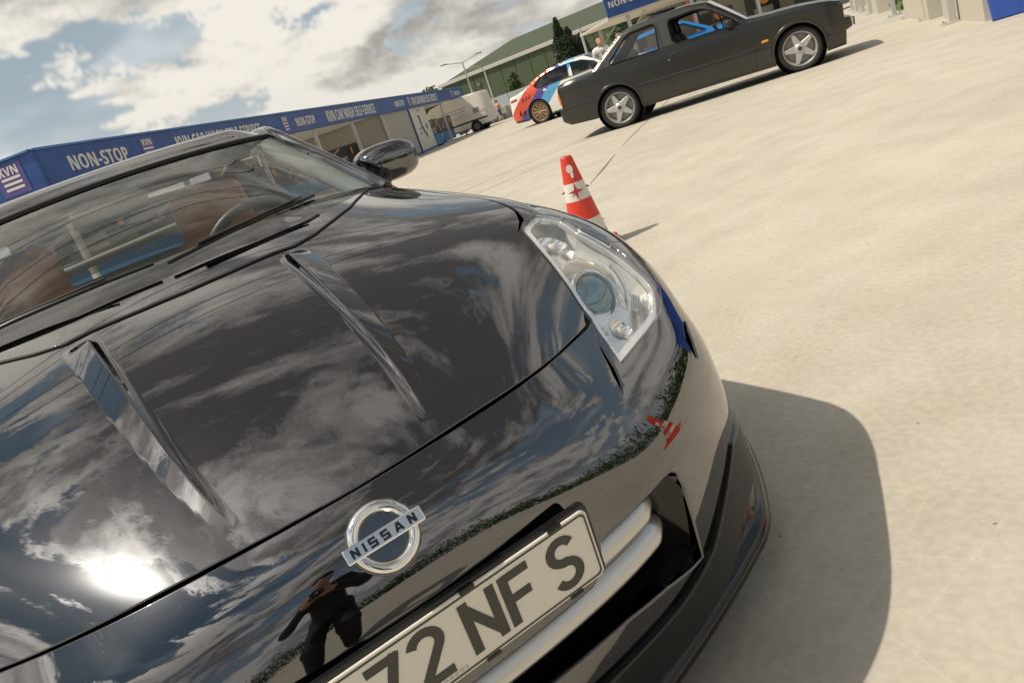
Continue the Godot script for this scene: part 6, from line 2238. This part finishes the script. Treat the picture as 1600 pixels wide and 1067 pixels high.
	if not bare:
		var sh := sleeves.duplicate()
		sh.append([hip + Vector3(-0.05, 0.0, 0), hip + Vector3(0.05, 0.0, 0), 0.145, 0.145])
		sh.append([hip, hip.lerp(chest, 0.5), 0.150, 0.146]); sh.append([hip.lerp(chest, 0.5), chest, 0.146, 0.160]); sh.append([chest + Vector3(-0.10, 0.03, 0), chest + Vector3(0.10, 0.03, 0), 0.120, 0.120])
		part(n, "shirt", skin(sh, look.get("cell", 0.02), 0.05), look["shirt"])
	part(n, "trousers", skin(trousers, look.get("cell", 0.02), 0.04), look["trousers"])
	part(n, "shoes", skin(shoes, look.get("cell", 0.02), 0.02), look.get("shoes", mat("shoe dark", lin(0.03, 0.03, 0.03), 0.6)))
	if look.get("cap", false):
		var g := Geo.new()
		g.ball(head + Vector3(0, 0.055, -0.012), Vector3(0.104, 0.078, 0.112), 20)
		part(n, "cap", g, mat("cap dark cloth", lin(0.02, 0.018, 0.016), 0.9))
	else:
		part(n, "hair", skin([[head + Vector3(0, 0.06, -0.022), head + Vector3(0, 0.01, -0.045), 0.084, 0.072]], 0.015, 0.03), mat("hair", lin(0.035, 0.022, 0.015), 0.8))

func build_people() -> void:
	var white := mat("white shirt", lin(0.66, 0.64, 0.64), 0.85)
	var jeans := mat("jeans", lin(0.04, 0.055, 0.10), 0.85)
	# man in a white T-shirt looking down behind the striped coupe
	var p := at_range(933, 57, 24.2)
	var n := thing("person", "person in a white T-shirt with a dark lanyard looking down behind the striped coupe", "person", Transform3D(Basis(Vector3.UP, -0.35), on_ground(p.x, p.z)))
	figure(n, {"hip": Vector3(0, 0.93, 0), "head": Vector3(0.0, 0.15, 0.06), "stoop": 0.03, "hand_l": Vector3(0.08, 1.10, 0.30), "elbow_l": Vector3(0.29, 1.12, 0.02), "hand_r": Vector3(-0.06, 1.10, 0.30), "elbow_r": Vector3(-0.29, 1.12, 0.02)}, {"shirt": white, "trousers": jeans})
	var g := Geo.new()
	g.tube([Vector3(-0.07, 1.50, 0.09), Vector3(-0.03, 1.32, 0.175), Vector3(0.0, 1.12, 0.17), Vector3(0.03, 1.32, 0.175), Vector3(0.07, 1.50, 0.09)], 0.008, 6)
	part(n, "lanyard", g, mat("lanyard", lin(0.02, 0.03, 0.09), 0.7))
	# bare-chested walker in blue shorts with a red bag strap
	p = at_ground(785, 189)
	n = thing("person", "bare-chested person in blue shorts walking past the white van", "person", Transform3D(Basis(Vector3.UP, 1.75), on_ground(p.x, p.z)))
	figure(n, {"hip": Vector3(0, 0.91, 0), "foot_l": Vector3(0.09, 0.10, 0.34), "knee_l": Vector3(0.09, 0.50, 0.22), "foot_r": Vector3(-0.09, 0.13, -0.36), "knee_r": Vector3(-0.09, 0.48, -0.02), "hand_r": Vector3(-0.25, 0.95, 0.22), "hand_l": Vector3(0.25, 0.92, -0.20)}, {"bare": true, "shorts": true, "trousers": mat("blue shorts", lin(0.03, 0.06, 0.17), 0.85), "cell": 0.025})
	g = Geo.new()
	g.tube([Vector3(-0.17, 1.42, 0.05), Vector3(-0.15, 1.30, 0.155), Vector3(-0.13, 1.05, 0.15), Vector3(-0.15, 0.98, 0.0), Vector3(-0.16, 1.20, -0.15), Vector3(-0.17, 1.42, -0.04)], 0.022, 6)
	part(n, "bag_strap", g, mat("strap red", lin(0.45, 0.05, 0.05), 0.7))
	# another visitor, only the head showing over the black coupe
	p = at_range(962, 47, 27.0)
	n = thing("person", "person with fair hair half hidden behind the roof of the black coupe", "person", Transform3D(Basis(Vector3.UP, 0.6), on_ground(p.x, p.z)))
	figure(n, {"hip": Vector3(0, 0.95, 0)}, {"shirt": mat("grey shirt", lin(0.20, 0.20, 0.19), 0.85), "trousers": jeans, "cell": 0.025})
	# seated visitor beyond the coupe's rear side window
	p = at_range(978, 82, 18.5)
	n = thing("person", "person in a dark jacket beyond the rear side window of the black coupe", "person", Transform3D(Basis(Vector3.UP, -0.9), on_ground(p.x, p.z)))
	figure(n, {"hip": Vector3(0, 0.50, 0), "foot_l": Vector3(0.12, 0.08, 0.45), "knee_l": Vector3(0.12, 0.50, 0.42), "foot_r": Vector3(-0.12, 0.08, 0.45), "knee_r": Vector3(-0.12, 0.50, 0.42), "hand_l": Vector3(0.12, 0.58, 0.36), "hand_r": Vector3(-0.12, 0.58, 0.36)}, {"shirt": mat("dark jacket", lin(0.025, 0.028, 0.03), 0.85), "trousers": mat("dark trousers", lin(0.02, 0.02, 0.022), 0.85), "cell": 0.025, "long": true})
	g = Geo.new()
	g.box(Vector3(0.45, 0.05, 0.42), Transform3D(Basis.IDENTITY, Vector3(0, 0.36, 0)), 0.01)
	var ch := thing("folding_chair", "low folding chair under the person in a dark jacket", "chair", n.transform)
	part(ch, "seat", g, mats["dull black trim"])
	for s in [[-0.2, -0.18], [0.2, -0.18], [-0.2, 0.18], [0.2, 0.18]]:
		g = Geo.new()
		g.tube([Vector3(s[0], 0.0, s[1]), Vector3(s[0], 0.36, s[1])], 0.014, 6)
		part(ch, "leg", g, mats["galvanised steel"])

# ---------------------------------------------------------------- what the paintwork mirrors, outside the frame
func build_surroundings() -> void:
	# a wood along the far side of the yard
	var rng := RandomNumberGenerator.new()
	rng.seed = 41
	var wood := Geo.new()
	for a in range(56, 236, 2):
		for q in 2:
			var r := 62.0 + rng.randf_range(-6, 8)
			var aa := deg_to_rad(a + rng.randf())
			var h := rng.randf_range(2.2, 4.4) * (1.0 + 0.25 * sin(a * 0.13))
			leaf_cloud(wood, rng, Vector3(sin(aa) * r, gy(sin(aa) * r, -cos(aa) * r) + h * 0.8, -cos(aa) * r), Vector3(3.0, h, 3.0), 130, 0.42)
	var wo := structure("woodland", wood, mat("leaves broad", lin(0.045, 0.085, 0.025), 0.75), "stuff")
	wo.set_meta("label", "low dark belt of leafy woodland along the far edge of the yard"); wo.set_meta("category", "wood")
	# the photographer, stooping, mirrored in the nose of the car
	var n := thing("person", "person in a dark cap and dark clothes stooping with a camera before the sports car", "person", Transform3D(Basis(Vector3.UP, PI), on_ground(-0.30, 1.62)))
	figure(n, {"hip": Vector3(0, 0.80, -0.10), "chest": Vector3(0, 1.12, 0.12), "head": Vector3(0, 0.14, 0.08), "stoop": 0.08, "hand_l": Vector3(0.09, 1.04, 0.50), "elbow_l": Vector3(0.30, 0.92, 0.26), "hand_r": Vector3(-0.09, 1.04, 0.50), "elbow_r": Vector3(-0.30, 0.92, 0.26), "knee_l": Vector3(0.13, 0.46, 0.12), "knee_r": Vector3(-0.13, 0.46, 0.12), "foot_l": Vector3(0.14, 0.07, -0.06), "foot_r": Vector3(-0.14, 0.07, -0.06)}, {"shirt": mats["dark jacket"], "trousers": mats["dark trousers"], "cap": true, "long": true})
	var cg := Geo.new()
	cg.box(Vector3(0.13, 0.09, 0.06), Transform3D(Basis.IDENTITY, Vector3(0, 1.07, 0.56)), 0.015)
	var cm := thing("camera_body", "black camera held out by the stooping person before the sports car", "camera", n.transform)
	part(cm, "housing", cg, mats["dull black trim"])
	cg = Geo.new()
	cg.lathe([Vector2(0.034, 0.0), Vector2(0.036, 0.07), Vector2(0.030, 0.075), Vector2(0.0, 0.06)], 20, Transform3D(Basis(Vector3.RIGHT, PI * 0.5), Vector3(0, 1.07, 0.585)))
	part(cm, "lens_barrel", cg, mats["dull black trim"])
	# overhead lines
	for q in [[0.0, 8.2], [0.9, 8.2], [4.2, 9.0], [5.0, 9.0]]:
		var pts := []
		for i in 25:
			var t := i / 24.0
			pts.append(Vector3(-42.0 + 84.0 * t, q[1] - 1.1 * sin(PI * t), -3.0 - q[0] - 14.0 * t))
		var g := Geo.new()
		g.tube(pts, 0.016, 5)
		solo("overhead_line", "thin black overhead wire strung high across the yard", "wire", g, mats["rubber"], Transform3D.IDENTITY, "overhead wires above the yard")

func build_all() -> void:
	build_sports_car()
	print("near car ", Time.get_ticks_msec())
	build_old_coupe()
	build_striped_coupe()
	build_hatchback()
	build_van()
	print("cars ", Time.get_ticks_msec())
	build_wash()
	build_yard()
	build_cones()
	print("yard ", Time.get_ticks_msec())
	build_people()
	build_surroundings()
